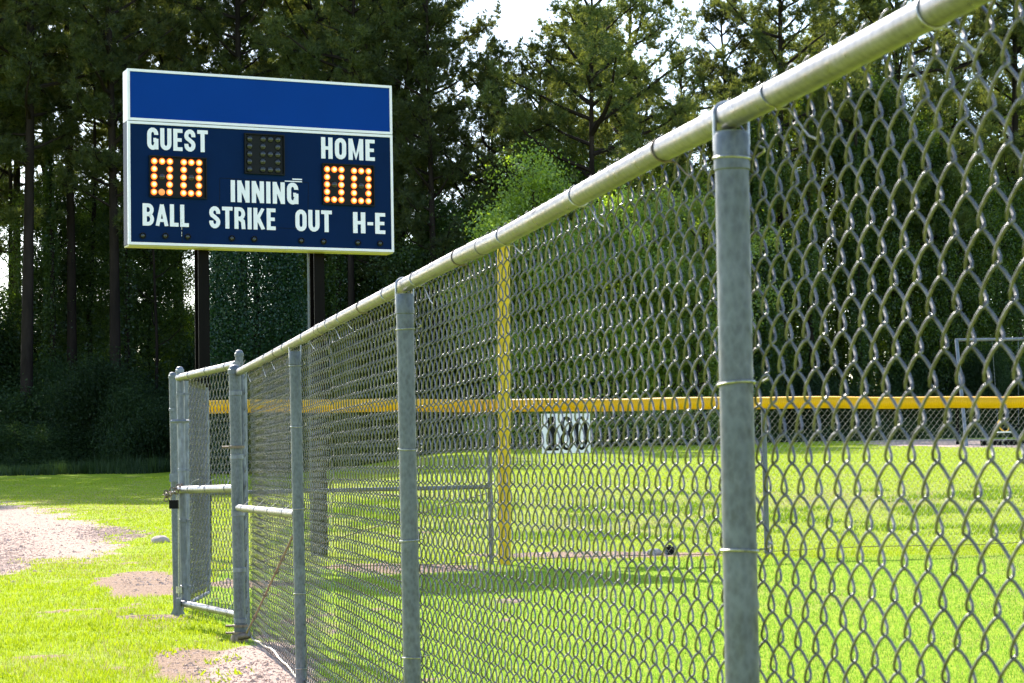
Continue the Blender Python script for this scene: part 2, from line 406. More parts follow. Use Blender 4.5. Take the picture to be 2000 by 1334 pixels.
def pebbles():
    xs = []; ys = []; ss = []
    for (cx, cy, rx, ry, s_, kind, sk) in PATCH:
        k = {1: 4200, 2: 400, 3: 2200}[kind]
        qx = cx + rng.normal(0, .5, k) * rx; qy = cy + rng.normal(0, .5, k) * ry; hx = qx - 1000 - .018 * (qy - 667); dn = qy - (905 - .018 * hx); g_ = dn > 35; hx = hx[g_]; dn = dn[g_]
        y = F * EYE / dn; y = F * (EYE - gz(hx * y / F, y)) / dn; y = F * (EYE - gz(hx * y / F, y)) / dn; x = hx * y / F
        xs.append(x); ys.append(y); ss.append(rng.lognormal(0, .45, len(x)) * np.where(y < 18, .0055, .010))
    x = np.concatenate(xs); y = np.concatenate(ys); s = np.concatenate(ss); m, _ = bare_mask(x, y)
    k = (m > .35) | (rng.uniform(0, 1, len(x)) < .06); x, y, s = x[k], y[k], s[k]; n = len(x); z = gz(x, y)
    o = np.array([(1, 0, 0), (0, 1, 0), (-1, 0, 0), (0, -1, 0), (0, 0, .6), (.45, .5, .45), (-.5, .4, .4), (0, 0, -.5)], float)
    th = rng.uniform(0, 2 * PI, n); V = o[None] * s[:, None, None] * rng.uniform(.7, 1.3, (n, 8, 1))
    X = V[..., 0] * np.cos(th)[:, None] - V[..., 1] * np.sin(th)[:, None]; Yv = V[..., 0] * np.sin(th)[:, None] + V[..., 1] * np.cos(th)[:, None]
    V = np.stack([X + x[:, None], Yv + y[:, None], V[..., 2] + z[:, None]], -1).reshape(-1, 3)
    f = np.array([(0, 5, 4), (5, 1, 4), (1, 6, 4), (6, 2, 4), (2, 3, 4), (3, 0, 4), (0, 1, 5), (1, 2, 6)])
    T = (f[None] + (np.arange(n) * 8)[:, None, None]).reshape(-1, 3)
    mb = MB(); mb.add(V, t=T); tag(mb.build('gravel', M['stone'], smooth=False), 'scattered pinkish gravel on the bare ground patches', 'gravel', None, 'stuff')
pebbles()
# ------------------------------------------------------------ chain link fabric
def fabric(p0, ang, L, z0, z1, a=.0370, p=.0915, r=.0022, D=.0045, n=5, det=2, wob=.006, off=0.0, zfun=None, stretch=1.0):
    """zigzag wires, each hooked into the next; p0 world xy, ang heading, all as one mesh"""
    if det == 2: f = np.array([0, .07, .22, .5, .78, .93])
    elif det == 1: f = np.array([0, .25, .75])
    else: f = np.array([0.0])
    K = int(L / a); H = int((z1 - z0) / (p / 2))
    fr = np.concatenate([f + h for h in range(H)] + [[H]]); hh = np.floor(fr - 1e-9).astype(int); hh[0] = 0
    loc = fr - hh; up = hh % 2 == 0
    tri = 2 * loc - 1; u = .8 * tri + .2 * np.sin(PI * tri / 2); u = np.where(up, u, -u)
    dep = np.abs(np.sin(PI * loc)) ** .5 * D; dep = np.where(up, dep, -dep)
    if det == 0: dep = np.where(np.arange(len(fr)) % 2 == 0, 0, 0)
    z = z1 - fr * p / 2
    k = np.arange(K)[:, None]
    s = (k + .5) * a + u[None] * (a / 2 + r * .9) * 1.0
    flip = 1 # neighbours mirror so that they hook
    s = s + rng.normal(0, .0008, (K, 1)) + rng.normal(0, .0003, (K, len(fr)))
    zz = z[None] + rng.normal(0, .0012, (K, 1)) - (k % 2) * p / 2
    zz = zz + .004 * np.sin(s * 1.9 + 1) * ((z1 - z)[None] / (z1 - z0))
    d = dep[None] + wob * (np.sin(s * 2.3 + zz * 3) * np.sin(zz * PI / (z1 - z0)) + .5 * np.sin(s * 5.1)) + off
    c, sn = math.cos(ang), math.sin(ang)
    X = p0[0] + s * c - d * sn; Y = p0[1] + s * sn + d * c
    if zfun is not None: zz = zz + zfun(X, Y)
    P = np.stack([X, Y, zz], -1)
    T = np.empty_like(P); T[:, 1:-1] = P[:, 2:] - P[:, :-2]; T[:, 0] = P[:, 1] - P[:, 0]; T[:, -1] = P[:, -1] - P[:, -2]
    T /= np.linalg.norm(T, axis=-1, keepdims=True)
    ref = np.array([-sn, c, 0.0])
    if det > 0: ref = np.array([-sn * .5 + c * .2, c * .5 + sn * .2, .05]); ref /= np.linalg.norm(ref)
    A = np.cross(T, ref); A /= np.linalg.norm(A, axis=-1, keepdims=True) + 1e-9
    B = np.cross(T, A)
    th = np.arange(n) / n * 2 * PI
    V = P[:, :, None] + r * (np.cos(th)[:, None] * A[:, :, None] + np.sin(th)[:, None] * B[:, :, None])
    N = len(fr); V = V.reshape(-1, 3)
    i = np.arange(N - 1)[:, None]; j = np.arange(n)[None]
    q = np.stack([i * n + j, i * n + (j + 1) % n, (i + 1) * n + (j + 1) % n, (i + 1) * n + j], -1).reshape(-1, 4)
    Q = (q[None] + (np.arange(K) * N * n)[:, None, None]).reshape(-1, 4)
    return V, Q
def fabric_part(parent, *a_, mat=None, **k_):
    v, q = fabric(*a_, **k_); mb = MB(); mb.add(v, q); o = mb.build('chain_mesh', mat or M['wire'], parent); return o
DOME = lambda r: [(r * 1.0, -.80 * r), (r * 1.16, -.78 * r), (r * 1.16, 0), (r * 1.03, .08 * r), (r * .98, .28 * r), (r * .80, .60 * r), (r * .5, .80 * r), (.0005, .88 * r)]
def post(parent, top, bot, r, name='post', cap=None, mat=None):
    """round post, slightly out of plumb as in life; cap: 'dome' or 'sleeve'"""
    mb = MB(); mb.tube([bot, (np.array(bot) + np.array(top)) / 2, top], r, 24)
    o = mb.build(name, mat or M['post'], parent)
    c = MB()
    if cap == 'dome': c.lathe(DOME(r), top, 24); c.build('dome_cap', mat or M['post'], o)
    elif cap == 'sleeve':
        c.lathe([(r * 1.0, -.062), (r * 1.07, -.060), (r * 1.07, -.006), (r * .95, .0), (r * .3, .002)], top, 24); c.build('post_cap', mat or M['post'], o)
    return o
def ring(c, R_, r, axis, n=20, arc=(0, 2 * PI), m=6):
    """wire ring round centre c, axis direction"""
    ax = Vector(axis).normalized(); u = ax.orthogonal().normalized(); v = ax.cross(u)
    th = np.linspace(arc[0], arc[1], n, endpoint=not (arc[1] - arc[0] > 6.28))
    return [Vector(c) + R_ * (math.cos(t) * u + math.sin(t) * v) for t in th]

# ------------------------------------------------------------ near fence
FA = math.atan2(1, -.2215)                     # heading of the fence, away from the camera
FD = Vector((math.cos(FA), math.sin(FA), 0)); FN = Vector((FD.y, -FD.x, 0))   # FN points to the field side
nf = thing('chain_link_fence', 'tall galvanised chain link fence running from the foreground back to the gate', 'fence', (fence_x(6.2), 6.2, 0))
def lp(v): return Vector(v) - nf.location
RZ = 1.540
def fpt(Y, z, side=0.0):
    return lp(Vector((fence_x(Y), Y, z)) + FN * side)
POSTS = [(1428, 258, 3.207, .0268), (790, 574, 6.2, .0265), (576, 686, 9.24, .0262)]
for (px, py, Y, r) in POSTS:
    top = at(px, py, Y); z0 = at(px + (1334 - py) * .0205, 1334, Y)
    dx = (z0.x - top.x) / (z0.z - top.z)
    bot = Vector((top.x + dx * (-.3 - top.z), Y, -.3))
    pc = post(nf, lp(top), lp(bot), r, cap='sleeve')
    # wire hook over the rail
    c = lp(top); pts = []
    for t in np.linspace(0, 1, 14):
        th = PI * t; pts.append(c + Vector((-math.cos(th) * (r - .001), 0, .026 + math.sin(th) * .024)) + FD * (.016 * math.sin(th)))
    pts = [c + Vector((-(r - .001), 0, -.03))] + pts + [c + Vector((r - .001, 0, -.02))]
    hb = MB(); hb.tube(pts, .0036, 8); hb.build('rail_hook', M['tie'], pc)
# terminal post at the gate
T0 = at(458, 722, 11.92); TB = at(470, 1250, 11.92)
tp = post(nf, lp(T0), lp(Vector((TB.x, 11.92, -.2))), .0345, 'terminal_post', 'dome')
for py in (768, 892, 1003, 1113, 1212):
    c = at(459 + (py - 722) * .0215, py, 11.92)
    b = MB(); b.lathe([(.0346, -.014), (.0385, -.012), (.0385, .012), (.0346, .014)], lp(c), 20)
    b.box((-.004, .034, -.010), (.004, .062, .010), org=lp(c), rot=-.3); b.build('brace_band', M['gate'], tp)
for py in (873, 1222, 1236):
    c = at(459 + (py - 722) * .0215, py, 11.92)
    b = MB(); b.lathe([(.036, -.008), (.047, -.007), (.047, .007), (.036, .008)], lp(c), 20)
    q = lp(c); b.tube([q + Vector((-.085, -.01, 0)), q + Vector((-.04, -.01, 0))], .007, 8)
    b.build('gate_hinge', M['rust'], tp)
b = MB(); c = at(468, 1246, 11.92); q = lp(c); b.lathe([(.04, -.06), (.05, -.03), (.052, 0), (.045, .02)], q, 16); b.tube([q + Vector((.0, -.05, .01)), q + Vector((.075, -.06, .02))], .02, 10)
b.build('base_collar', M['rust'], tp)
# post behind the fence, in front of the camera side (continues the run towards the viewer)
pq = Vector((fence_x(.16), .16, 0)); post(nf, lp(pq + Vector((0, 0, 1.513))), lp(pq + Vector((0, 0, -.3))), .0268, cap='sleeve')
# top rail
rail = []
for (px, py, Y) in ((1570, 158, 2.93), (1430, 226, 3.207), (1300, 291, 3.556), (987, 461, 4.83), (893, 504, 5.4), (790, 557, 6.2), (650, 629, 7.79), (572, 671, 9.24), (520, 699, 10.4), (466, 727, 11.92)):
    kk_ = (px + .018 * (905 - py) - 1000) / F
    if Y < 11.9: Y = 1.0632 / (kk_ + .2215)
    p = at(px, py, Y); rail.append(Vector((fence_x(Y) if Y < 11.9 else p.x, Y, p.z)))
rail = [Vector((fence_x(.1), .1, 1.535)), Vector((fence_x(1.6), 1.6, 1.537)), Vector((fence_x(2.4), 2.4, 1.538))] + rail
def rail_z(Y): return float(np.interp(Y, [p.y for p in rail], [p.z for p in rail]))
mb = MB(); mb.tube([lp(p) for p in rail], .0212, 24); tr_ = mb.build('top_rail', M['rail'], nf)
for Y in (2.05, 5.15, 8.25):
    mb = MB(); mb.tube([fpt(Y - .07, rail_z(Y - .07)), fpt(Y + .07, rail_z(Y + .07))], .0228, 24); mb.build('rail_sleeve', M['rail'], tr_)
rails_ties = [1.9, 2.45, 3.0, 3.556, 4.14, 4.83, 5.38, 6.02, 6.56, 7.1, 7.62, 7.95, 8.3, 8.75, 9.5, 9.9, 10.35, 10.8, 11.25, 11.65]
for i, Y in enumerate(rails_ties):
    c = fpt(Y, rail_z(Y)); tilt = FD + Vector((0, 0, -.25 + .12 * math.sin(i * 2.3)))
    b = MB(); pts = ring(c, .0228, .0016, tilt, 22); b.tube(pts, .0017, 6, closed=True)
    # loose tail hooked to the mesh
    s = c + FN * .020 + Vector((0, 0, -.010)); ln = .05 + .06 * ((i * 7) % 5) / 5
    b.tube([c + Vector((0, 0, -.0228)), s + Vector((0, 0, -.012)), s + FN * .01 - FD * ln * .55 + Vector((0, 0, -ln * .62)), s + FN * .012 - FD * ln * .85 + Vector((0, 0, -ln * .72))], .0015, 6)
    b.build('tie_wire', M['tie'] if i % 3 else M['rust'], nf)
for (px, Y, r, pys) in ((1428, 3.207, .0268, (310, 750, 1076)), (790, 6.2, .0265, (643, 877, 1055, 1285)), (576, 9.24, .0262, (714, 833, 994, 1160, 1306))):
    py0 = {1428: 258, 790: 574, 576: 686}[px]
    for i, py in enumerate(pys):
        c = at(px + (py - py0) * .0205, py, Y); c = lp(c)
        b = MB(); ax = Vector((.05 * math.sin(i * 3 + px), 0.10 * math.cos(i * 5 + px), 1)); b.tube(ring(c, r + .0022, .002, ax, 24), .0021, 6, closed=True)
        e = c + FN * (r + .001)
        b.tube([e, e + FN * .012 + FD * -.008 + Vector((0, 0, .003)), e + FN * .016 - FD * .03 + Vector((0, 0, .008)), e + FN * .010 - FD * .045 + Vector((0, 0, .010)), e + FN * .006 - FD * .03 + Vector((0, 0, .016))], .0019, 6)
        b.build('tie_wire', M['tie'], nf)
# chain mesh, on the field side of the posts
base = Vector((fence_x(1.15), 1.15, 0)) + FN * .036
fabric_part(nf, lp(base)[:2] if False else (base.x - nf.location.x, base.y - nf.location.y), FA, 7.3, .02, 1.588, r=.0022, D=.0086, n=6, det=2, wob=.005)
base2 = base + FD * (int(7.3 / .0370) * .0370)
fabric_part(nf, (base2.x - nf.location.x, base2.y - nf.location.y), FA, 11.93 - base2.y + .05, .02, 1.588, r=.0019, D=.0082, n=5, det=2, wob=.005)
# bottom wire, mid rail, truss rod of the end panel
b = MB(); pts = []
for Y in np.linspace(.5, 11.9, 60): pts.append(fpt(Y, .045 + .012 * math.sin(Y * 3.1) + .006 * math.sin(Y * 9), .042))
b.tube(pts, .0055, 8); b.build('tension_wire', M['tie'], nf)
b = MB(); b.tube([lp(at(466, 992, 11.85)), lp(at(578, 1004, 9.24))], .0195, 20); mr = b.build('mid_rail', M['rail'], nf)
for f_ in (.12, .38, .62, .85):
    p = lp(at(466, 992, 11.85)).lerp(lp(at(578, 1004, 9.24)), f_); b = MB()
    b.tube(ring(p, .021, .0016, FD, 20), .0017, 6, closed=True); s = p + Vector((0, 0, .02)); b.tube([s, s + FN * .02 + Vector((0, 0, .02)) - FD * .05, s + FN * .03 + Vector((0, 0, .035)) - FD * .08], .0016, 6)
    b.build('tie_wire', M['tie'], mr)
b = MB(); e0, e1 = lp(at(482, 1236, 11.7)), lp(at(573, 1045, 9.3)); b.tube([e0, e0.lerp(e1, .3) + Vector((.0, 0, -.004)), e0.lerp(e1, .7), e1], .0062, 8)
for f_ in (.2, .45, .68, .80):
    p = e0.lerp(e1, f_); b.tube(ring(p, .012, .003, e1 - e0, 12), .0035, 6, closed=True)
b.build('truss_rod', M['rust'], nf)
# tension bar beside the terminal post
b = MB(); bb = lp(at(474, 740, 11.8)); b.tube([Vector((bb.x, bb.y, 1.56)) + FN * .02, Vector((bb.x - .0, bb.y, .04)) + FN * .02], .006, 6); b.build('tension_bar', M['gate'], nf)

# ------------------------------------------------------------ gate, its posts, padlock
GH = at(464, 905, 11.98); GL = at(352, 905, 13.1)
gt = thing('gate', 'closed galvanised chain link walk gate with three horizontal rails', 'gate', (GH.x, GH.y, 0))
def lg(v): return Vector(v) - gt.location
g_top0, g_top1 = at(462, 712, 11.95), at(349, 738, 13.1)
g_mid0, g_mid1 = at(462, 954, 11.95), at(349, 957, 13.1)
g_bot0, g_bot1 = at(466, 1201, 11.95), at(356, 1178, 13.1)
for (p, q, nm, mt) in ((g_top0, g_top1, 'top_rail', 'rail'), (g_mid0, g_mid1, 'mid_rail', 'rail'), (g_bot0, g_bot1, 'bottom_rail', 'rail')):
    b = MB(); b.tube([lg(p), lg(q)], .0235 if nm != 'bottom_rail' else .021, 20); rr_ = b.build(nm, M[mt], gt)
    for f_ in (.15, .48, .78):
        c = lg(p).lerp(lg(q), f_); t_ = MB(); t_.tube(ring(c, .0255, .0016, lg(q) - lg(p), 20), .002, 6, closed=True)
        if nm != 'top_rail': t_.tube([c + Vector((0, 0, .025)), c + Vector((.01, .02, .05)), c + Vector((.05, .02, .065))], .002, 6)
        t_.build('tie_wire', M['tie'], rr_)
FT = at(351, 722, 13.1); FB = at(361, 1172, 13.1)
up = post(gt, lg(FT), lg(FB), .0235, 'frame_upright', 'dome', M['gate'])
for py in (770, 918, 1017, 1146):
    c = at(351.5 + (py - 722) * .021, py, 13.1); b = MB(); b.lathe([(.0237, -.012), (.027, -.010), (.027, .010), (.0237, .012)], lg(c), 18)
    b.box((.024, -.004, -.008), (.06, .004, .008), org=lg(c)); b.build('brace_band', M['gate'], up)
hp = at(461, 735, 11.99); hb_ = at(471, 1215, 11.99)
post(gt, lg(Vector((GH.x + .03, 12.02, 1.60))), lg(Vector((GH.x + .03, 12.02, .12))), .021, 'frame_upright', None, M['gate'])
gd = (lg(g_top1) - lg(g_top0)); gang = math.atan2(gd.y, gd.x); gl = math.hypot(gd.x, gd.y)
fabric_part(gt, (lg(g_top0).x + .02, lg(g_top0).y + .03), gang, gl - .02, .10, 1.63, r=.0022, D=.0045, n=5, det=2, wob=.004, off=-.028)
b = MB(); c = lg(at(350, 823, 13.1)); b.box((-.045, -.02, -.014), (.045, .012, .014), org=c); b.tube([c + Vector((-.05, -.02, 0)), c + Vector((.07, -.02, 0))], .009, 8); b.build('latch_bracket', M['gate'], gt)
b = MB(); c0 = at(349, 1168, 13.05); c1 = at(347, 1200, 13.05)
q0, q1 = lg(c0), lg(c1)
vv = []
for (p, wdt) in ((q0, .014), (q0.lerp(q1, .45), .017), (q1, .045)):
    vv += [p + Vector((-wdt, -.012, 0)), p + Vector((wdt, -.012, 0)), p + Vector((wdt, .012, 0)), p + Vector((-wdt, .012, 0))]
Q = []
for k in (0, 4): Q += [(k, k + 1, k + 5, k + 4), (k + 1, k + 2, k + 6, k + 5), (k + 2, k + 3, k + 7, k + 6), (k + 3, k, k + 4, k + 7)]
Q += [(0, 3, 2, 1), (8, 9, 10, 11)]
b.add([tuple(x) for x in vv], Q); b.build('drop_foot', M['gate'], gt, smooth=False)
b = MB(); b.tube([lg(at(349.5, 1165, 13.06)), lg(at(348.5, 968, 13.06))], .005, 6); b.lathe([(.016, -.02), (.020, -.02), (.020, .02), (.016, .02)], lg(at(350, 1152, 13.06)), 10); b.build('drop_rod', M['tie'], gt)
# latch post beyond the gate
LP = at(337, 733, 14.1)
lt = thing('gate_post', 'grey round post with dome cap that the walk gate latches against', 'post', (LP.x, LP.y, 0))
po = post(lt, Vector((0, 0, LP.z)), Vector((at(346, 1187, 14.1).x - LP.x, 0, -.1)), .0255, 'post', 'dome')
b = MB(); b.lathe([(.0257, -.01), (.029, -.008), (.029, .008), (.0257, .01)], (0.002, 0, at(338, 800, 14.1).z), 18); b.build('brace_band', M['gate'], lt)
b = MB(); c = at(341, 935, 14.05) - lt.location; b.box((-.03, -.035, -.02), (.03, .0, .035), org=c); b.build('latch_plate', M['gate'], lt)
# thin post seen between them
q = at(343, 750, 14.6)
p3 = thing('gate_post', 'shorter thin capped post standing close behind the gate latch post', 'post', (q.x, q.y, 0))
post(p3, Vector((0, 0, q.z)), Vector((.03, 0, -.1)), .020, 'post', 'dome', M['gate'])
# taller capped post behind the hinge post
q = at(467, 690, 12.6)
p4 = thing('gate_post', 'capped grey post showing above the gate corner directly behind the hinge post', 'post', (q.x, q.y, 0))
post(p4, Vector((0, 0, q.z)), Vector((.03, 0, -.1)), .0245, 'post', 'dome')
# padlock and chain
q = at(341, 978, 13.05)
pk = thing('padlock', 'dark padlock hanging on the gate latch chain', 'padlock', (q.x, q.y - .03, q.z))
b = MB(); b.box((-.028, -.016, -.05), (.028, .016, .005)); b.build('body', M['black'], pk)
b = MB(); b.tube([(-.018, 0, 0), (-.018, 0, .04), (-.009, 0, .056), (.009, 0, .056), (.018, 0, .04), (.018, 0, 0)], .005, 8); b.build('shackle', M['tie'], pk)
ch = MB(); cc = at(341, 952, 13.05)
for i in range(16):
    th = i / 16 * 2 * PI; c = Vector((cc.x + math.cos(th) * .052, cc.y - .02 + math.sin(th) * .05, cc.z + .03 * math.sin(th * 1.0 + 1) - .02))
    ax = Vector((math.cos(th), math.sin(th), .2)) if i % 2 else Vector((0, 0, 1))
    pts = [c + (p - c) for p in ring(c, .016, .004, ax, 10)]; ch.tube(pts, .0042, 5, closed=True)
for i in range(3):
    c = Vector((cc.x - .045, cc.y - .05, cc.z - .03 - i * .022)); ch.tube(ring(c, .014, .004, (1, 0, 0) if i % 2 else (0, 1, 0), 10), .0042, 5, closed=True)
tag(ch.build('latch_chain', M['rust']), 'rusty chain looped around the gate latch and its post', 'chain')
# second leaf swung open, seen nearly edge on
A0 = at(364, 760, 14.25); A1 = at(404, 760, 15.5)
ol = thing('gate', 'narrow open gate leaf seen nearly edge on behind the closed walk gate', 'gate', (A0.x, A0.y, 0))
da = Vector((A1.x - A0.x, A1.y - A0.y, 0)); oa = math.atan2(da.y, da.x)
zt = at(404, 757, 15.5).z
for sg in (0, 1): b = MB(); b.tube([da * sg + Vector((0, 0, .06)), da * sg + Vector((0, 0, zt))], .016, 12); b.build('frame_upright', M['gate'], ol)
b = MB(); b.tube([Vector((0, 0, .07)), da + Vector((0, 0, .07))], .014, 12); b.build('bottom_rail', M['gate'], ol)
fabric_part(ol, (0, 0), oa, da.length, .08, zt + .02, r=.0024, D=.006, n=5, det=1, wob=.004, a=.033)
fabric_part(ol, (.01, 0), oa, da.length, .10, zt + .0, r=.0024, D=.006, n=5, det=1, wob=.006, off=.03, a=.034)
# ------------------------------------------------------------ outfield fence with yellow cap
O0 = Vector((-2.95, 19.45, 0)); O1 = Vector((8.2, 23.75, 0)); od = (O1 - O0); OL = od.length; oang = math.atan2(od.y, od.x); odn = od.normalized()
of = thing('chain_link_fence', 'lower outfield chain link fence with a ribbed yellow cap along its top', 'fence', (O0.x, O0.y, 0))
def opx(px):
    """distance along the outfield fence where image column px (at the cap) meets it"""
    best = min(np.linspace(0, OL, 2000), key=lambda s: abs((1000 + F * (O0 + odn * s).x / (O0 + odn * s).y) - px)); return float(best)
def ol_(s, z, side=0): return odn * s + Vector((odn.y, -odn.x, 0)) * side + Vector((0, 0, z))
b = MB(); n = int(OL / .022); S = np.linspace(0, OL, n * 2)
rr_ = np.where(np.arange(n * 2) % 2 == 0, .066, .0605)
pts = [ol_(s, 1.585 + .006 * math.sin(s * 1.3) + .004 * math.sin(s * 4)) for s in S]
b.tube(pts, rr_, 14); b.build('yellow_cap', M['yellow'], of)
b = MB(); b.tube([ol_(0, 1.555), ol_(OL, 1.555)], .02, 8); b.build('top_rail', M['rail'], of)
for px in (402, 952, 1489, 2030):
    s = opx(px); r = .024 if px != 1489 else .028
    b = MB(); b.tube([ol_(s, -.1), ol_(s, 1.56)], r, 16); b.build('post', M['post'], of)
s0, s1 = opx(402), opx(952)
b = MB(); b.tube([ol_(s0, .77), ol_(s1, .77)], .021, 12); b.build('mid_rail', M['post'], of)
b = MB(); b.tube([ol_(s1, .72, .03), ol_(s0 + .4, .08, .03)], .006, 6); b.build('truss_rod', M['rust'], of)
fabric_part(of, (0, 0), oang, OL, .0, 1.55, mat=M['wire_far'], r=.0016, D=.004, n=3, det=1, wob=.01, off=.035, a=.0355, p=.0760)
b = MB(); b.tube([ol_(s, .03 + .01 * math.sin(s * 2), -.03) for s in np.linspace(0, OL, 60)], .004, 5); b.build('tension_wire', M['rust'], of)
# distance sign
s = opx(1099); sg = thing('distance_sign', 'white rectangular sign reading 180 in black, wired under the yellow cap', 'sign', O0 + ol_(s, 0, .045), oang)
sz1 = at(1105, 808, (O0 + odn * s).y).z; sz0 = at(1105, 885, (O0 + odn * s).y).z
sw = .265
b = MB(); b.box((-sw, -.004, sz0), (sw, .004, sz1)); b.build('panel', M['white'], sg, smooth=False)
def stroke_ring(mb, cx, cz, rx, rz, tx, tz, y, n=36, t=.0015):
    a = np.arange(n) / n * 2 * PI; e = 2.0
    ox = np.cos(a) * rx + cx; oz = np.sin(a) * rz + cz; ix = np.cos(a) * (rx - tx) + cx; iz = np.sin(a) * (rz - tz) + cz
    V = np.concatenate([np.stack([ox, np.full(n, y), oz], 1), np.stack([ix, np.full(n, y), iz], 1)])
    Q = [(i, (i + 1) % n, n + (i + 1) % n, n + i) for i in range(n)]; mb.add(V, Q)
H_ = sz1 - sz0; zc = (sz0 + sz1) / 2
d = MB()
hx = H_ * .43
# 1 8 0 : heavy sides and thin tops
d.box((-.155 - .042, -.0062, zc - hx), (-.155 + .042, -.0045, zc + hx * .93)); 
d.add([(-.225, -.0060, zc + hx * .62), (-.19, -.0060, zc + hx * .62), (-.12, -.0060, zc + hx), (-.17, -.0060, zc + hx)], [(0, 1, 2, 3)])
d.box((-.225, -.0064, zc - hx), (-.085, -.0046, zc - hx * .86))
stroke_ring(d, 0.005, zc + hx * .47, .066, hx * .53, .040, hx * .16, -.0060)
stroke_ring(d, 0.005, zc - hx * .45, .076, hx * .55, .045, hx * .16, -.0063)
stroke_ring(d, .165, zc, .078, hx, .048, hx * .16, -.0060)
d.build('numerals', M['black'], sg, smooth=False)
# foul pole
q = at(985.5, 1100, 20.25); q1 = at(984, 484, 20.25)
fp = thing('foul_pole', 'tall yellow painted foul pole standing against the outfield fence', 'pole', (q.x, 20.25, 0))
b = MB(); b.tube([(0, 0, -.15), ((q1.x - q.x) * .5, 0, 1.6), (q1.x - q.x, 0, 3.26)], .062, 20); b.build('pole', M['yellowpole'], fp)
b = MB(); b.lathe([(.062, 0), (.064, .012), (.0, .02)], (q1.x - q.x, 0, 3.26), 20); b.build('end_cap', M['yellowpole'], fp)
# black box and grey stone by the fence base
X, Y = ground_at(1308, 1083)
bx_ = thing('irrigation_box', 'small black plastic box lying at the foot of the outfield fence', 'box', (X, Y, float(gz(X, Y))), .3)
b = MB(); b.box((-.045, -.04, -.01), (.045, .04, .07)); b.box((-.055, -.05, .072), (.055, .05, .084)); b.build('body', M['black'], bx_, smooth=False)
b = MB(); b.lathe([(.018, .084), (.018, .10), (.0, .104)], (0, 0, 0), 12); b.build('knob', M['black'], bx_)
def rock(name, loc, sx, sy, sz_, mat, label, seed):
    r2 = np.random.default_rng(seed); n, mm = 14, 8; V = []; Q = []
    for i in range(mm + 1):
        ph = PI * i / mm
        for j in range(n):
            th = 2 * PI * j / n; k = 1 + .10 * math.sin(3 * th + seed) * math.sin(2 * ph) + r2.uniform(-.05, .05)
            V.append((sx * k * math.sin(ph) * math.cos(th), sy * k * math.sin(ph) * math.sin(th), sz_ * k * math.cos(ph)))
    for i in range(mm):
        for j in range(n): Q.append((i * n + j, (i + 1) * n + j, (i + 1) * n + (j + 1) % n, i * n + (j + 1) % n))
    b = MB(); b.add(V, Q); o = b.build(name, mat); o.location = loc; tag(o, label, 'rock'); return o
M['rock'] = paint('grey_stone', (.30, .29, .28), .9, 0, .3, 9, .4)
M['rock2'] = paint('pale_pink_stone', (.38, .30, .27), .9, 0, .2, 9, .4)
X, Y = ground_at(1278, 1084); rock('stone', (X, Y, .02), .085, .06, .045, M['rock'], 'grey stone lying at the outfield fence foot beside the small black box', 3)
X, Y = ground_at(314, 1060); rock('stone', (X, Y, float(gz(X, Y)) + .02), .12, .10, .07, M['rock2'], 'pale pink stone on the grass close to the gate latch post', 5)

# ------------------------------------------------------------ scoreboard
SA = math.atan2(1.3, 2.778); SB0 = Vector((-4.106, 21.9, 0)); SW = 3.067; ZB = 3.422; SH = 1.910; SD = .20
sb = thing('scoreboard', 'blue baseball scoreboard on two dark steel posts with lit amber zeros', 'scoreboard', SB0, SA)
src = [(97, 1205), (1832, 1250), (1815, 155), (75, 50)]; dst = [(0, 0), (SW, 0), (SW, SH), (0, SH)]
Am = []; bv = []
for (x, y), (u, v) in zip(src, dst):
    Am.append([x, y, 1, 0, 0, 0, -u * x, -u * y]); bv.append(u); Am.append([0, 0, 0, x, y, 1, -v * x, -v * y]); bv.append(v)
hm = np.linalg.solve(np.array(Am, float), np.array(bv, float))
def uv(x, y):
    dn = hm[6] * x + hm[7] * y + 1; return ((hm[0] * x + hm[1] * y + hm[2]) / dn, (hm[3] * x + hm[4] * y + hm[5]) / dn)
zs = uv(90, 395)[1]; zs = (zs + uv(1822, 478)[1]) / 2
FRW = .033
def frame(mb, u0, u1, z0, z1, y0, y1, wd):
    mb.box((u0, y0, z0), (u1, y1, z0 + wd)); mb.box((u0, y0, z1 - wd), (u1, y1, z1))
    mb.box((u0, y0, z0 + wd), (u0 + wd, y1, z1 - wd)); mb.box((u1 - wd, y0, z0 + wd), (u1, y1, z1 - wd))
b = MB(); b.box((.006, .004, ZB + .004), (SW - .006, SD, ZB + zs - .004), m=0); b.build('cabinet', M['side'], sb, smooth=False)
b = MB(); b.box((.006, .006, ZB + zs + .004), (SW - .006, SD, ZB + SH - .004)); hd = b.build('header_cabinet', M['white'], sb, smooth=False)
b = MB(); b.box((FRW * .8, -.004, ZB + FRW * .8), (SW - FRW * .8, .003, ZB + zs - FRW * .7)); b.build('score_panel', M['navy'], sb, smooth=False)
b = MB(); b.box((FRW * .8, -.004, ZB + zs + FRW * .7), (SW - FRW * .8, .003, ZB + SH - FRW * .8)); b.build('header_panel', M['royal'], sb, smooth=False)
b = MB(); frame(b, 0, SW, ZB, ZB + zs - .004, -.016, .012, FRW * .85); b.build('trim', M['white'], sb, smooth=False)
b = MB(); frame(b, 0, SW, ZB + zs + .004, ZB + SH, -.016, .012, FRW * .85); b.build('trim', M['white'], sb, smooth=False)
b = MB(); b.box((.01, .002, ZB - .016), (SW - .01, SD - .002, ZB - .001)); b.build('bottom_tray', M['under'], sb, smooth=False)
b = MB()
for k in range(6): b.lathe([(.006, 0), (.004, .004), (.0005, .005)], (0.004, .0, 0), 8) if False else None
for (ux, zz_) in [(SW - .02, ZB + z_) for z_ in (1.3, 1.45, 1.62, 1.78, .2, .5, .85)]:
    b.lathe([(.006, -.0165), (.004, -.020), (.0005, -.021)], (ux, 0, zz_), 8, axis=1)

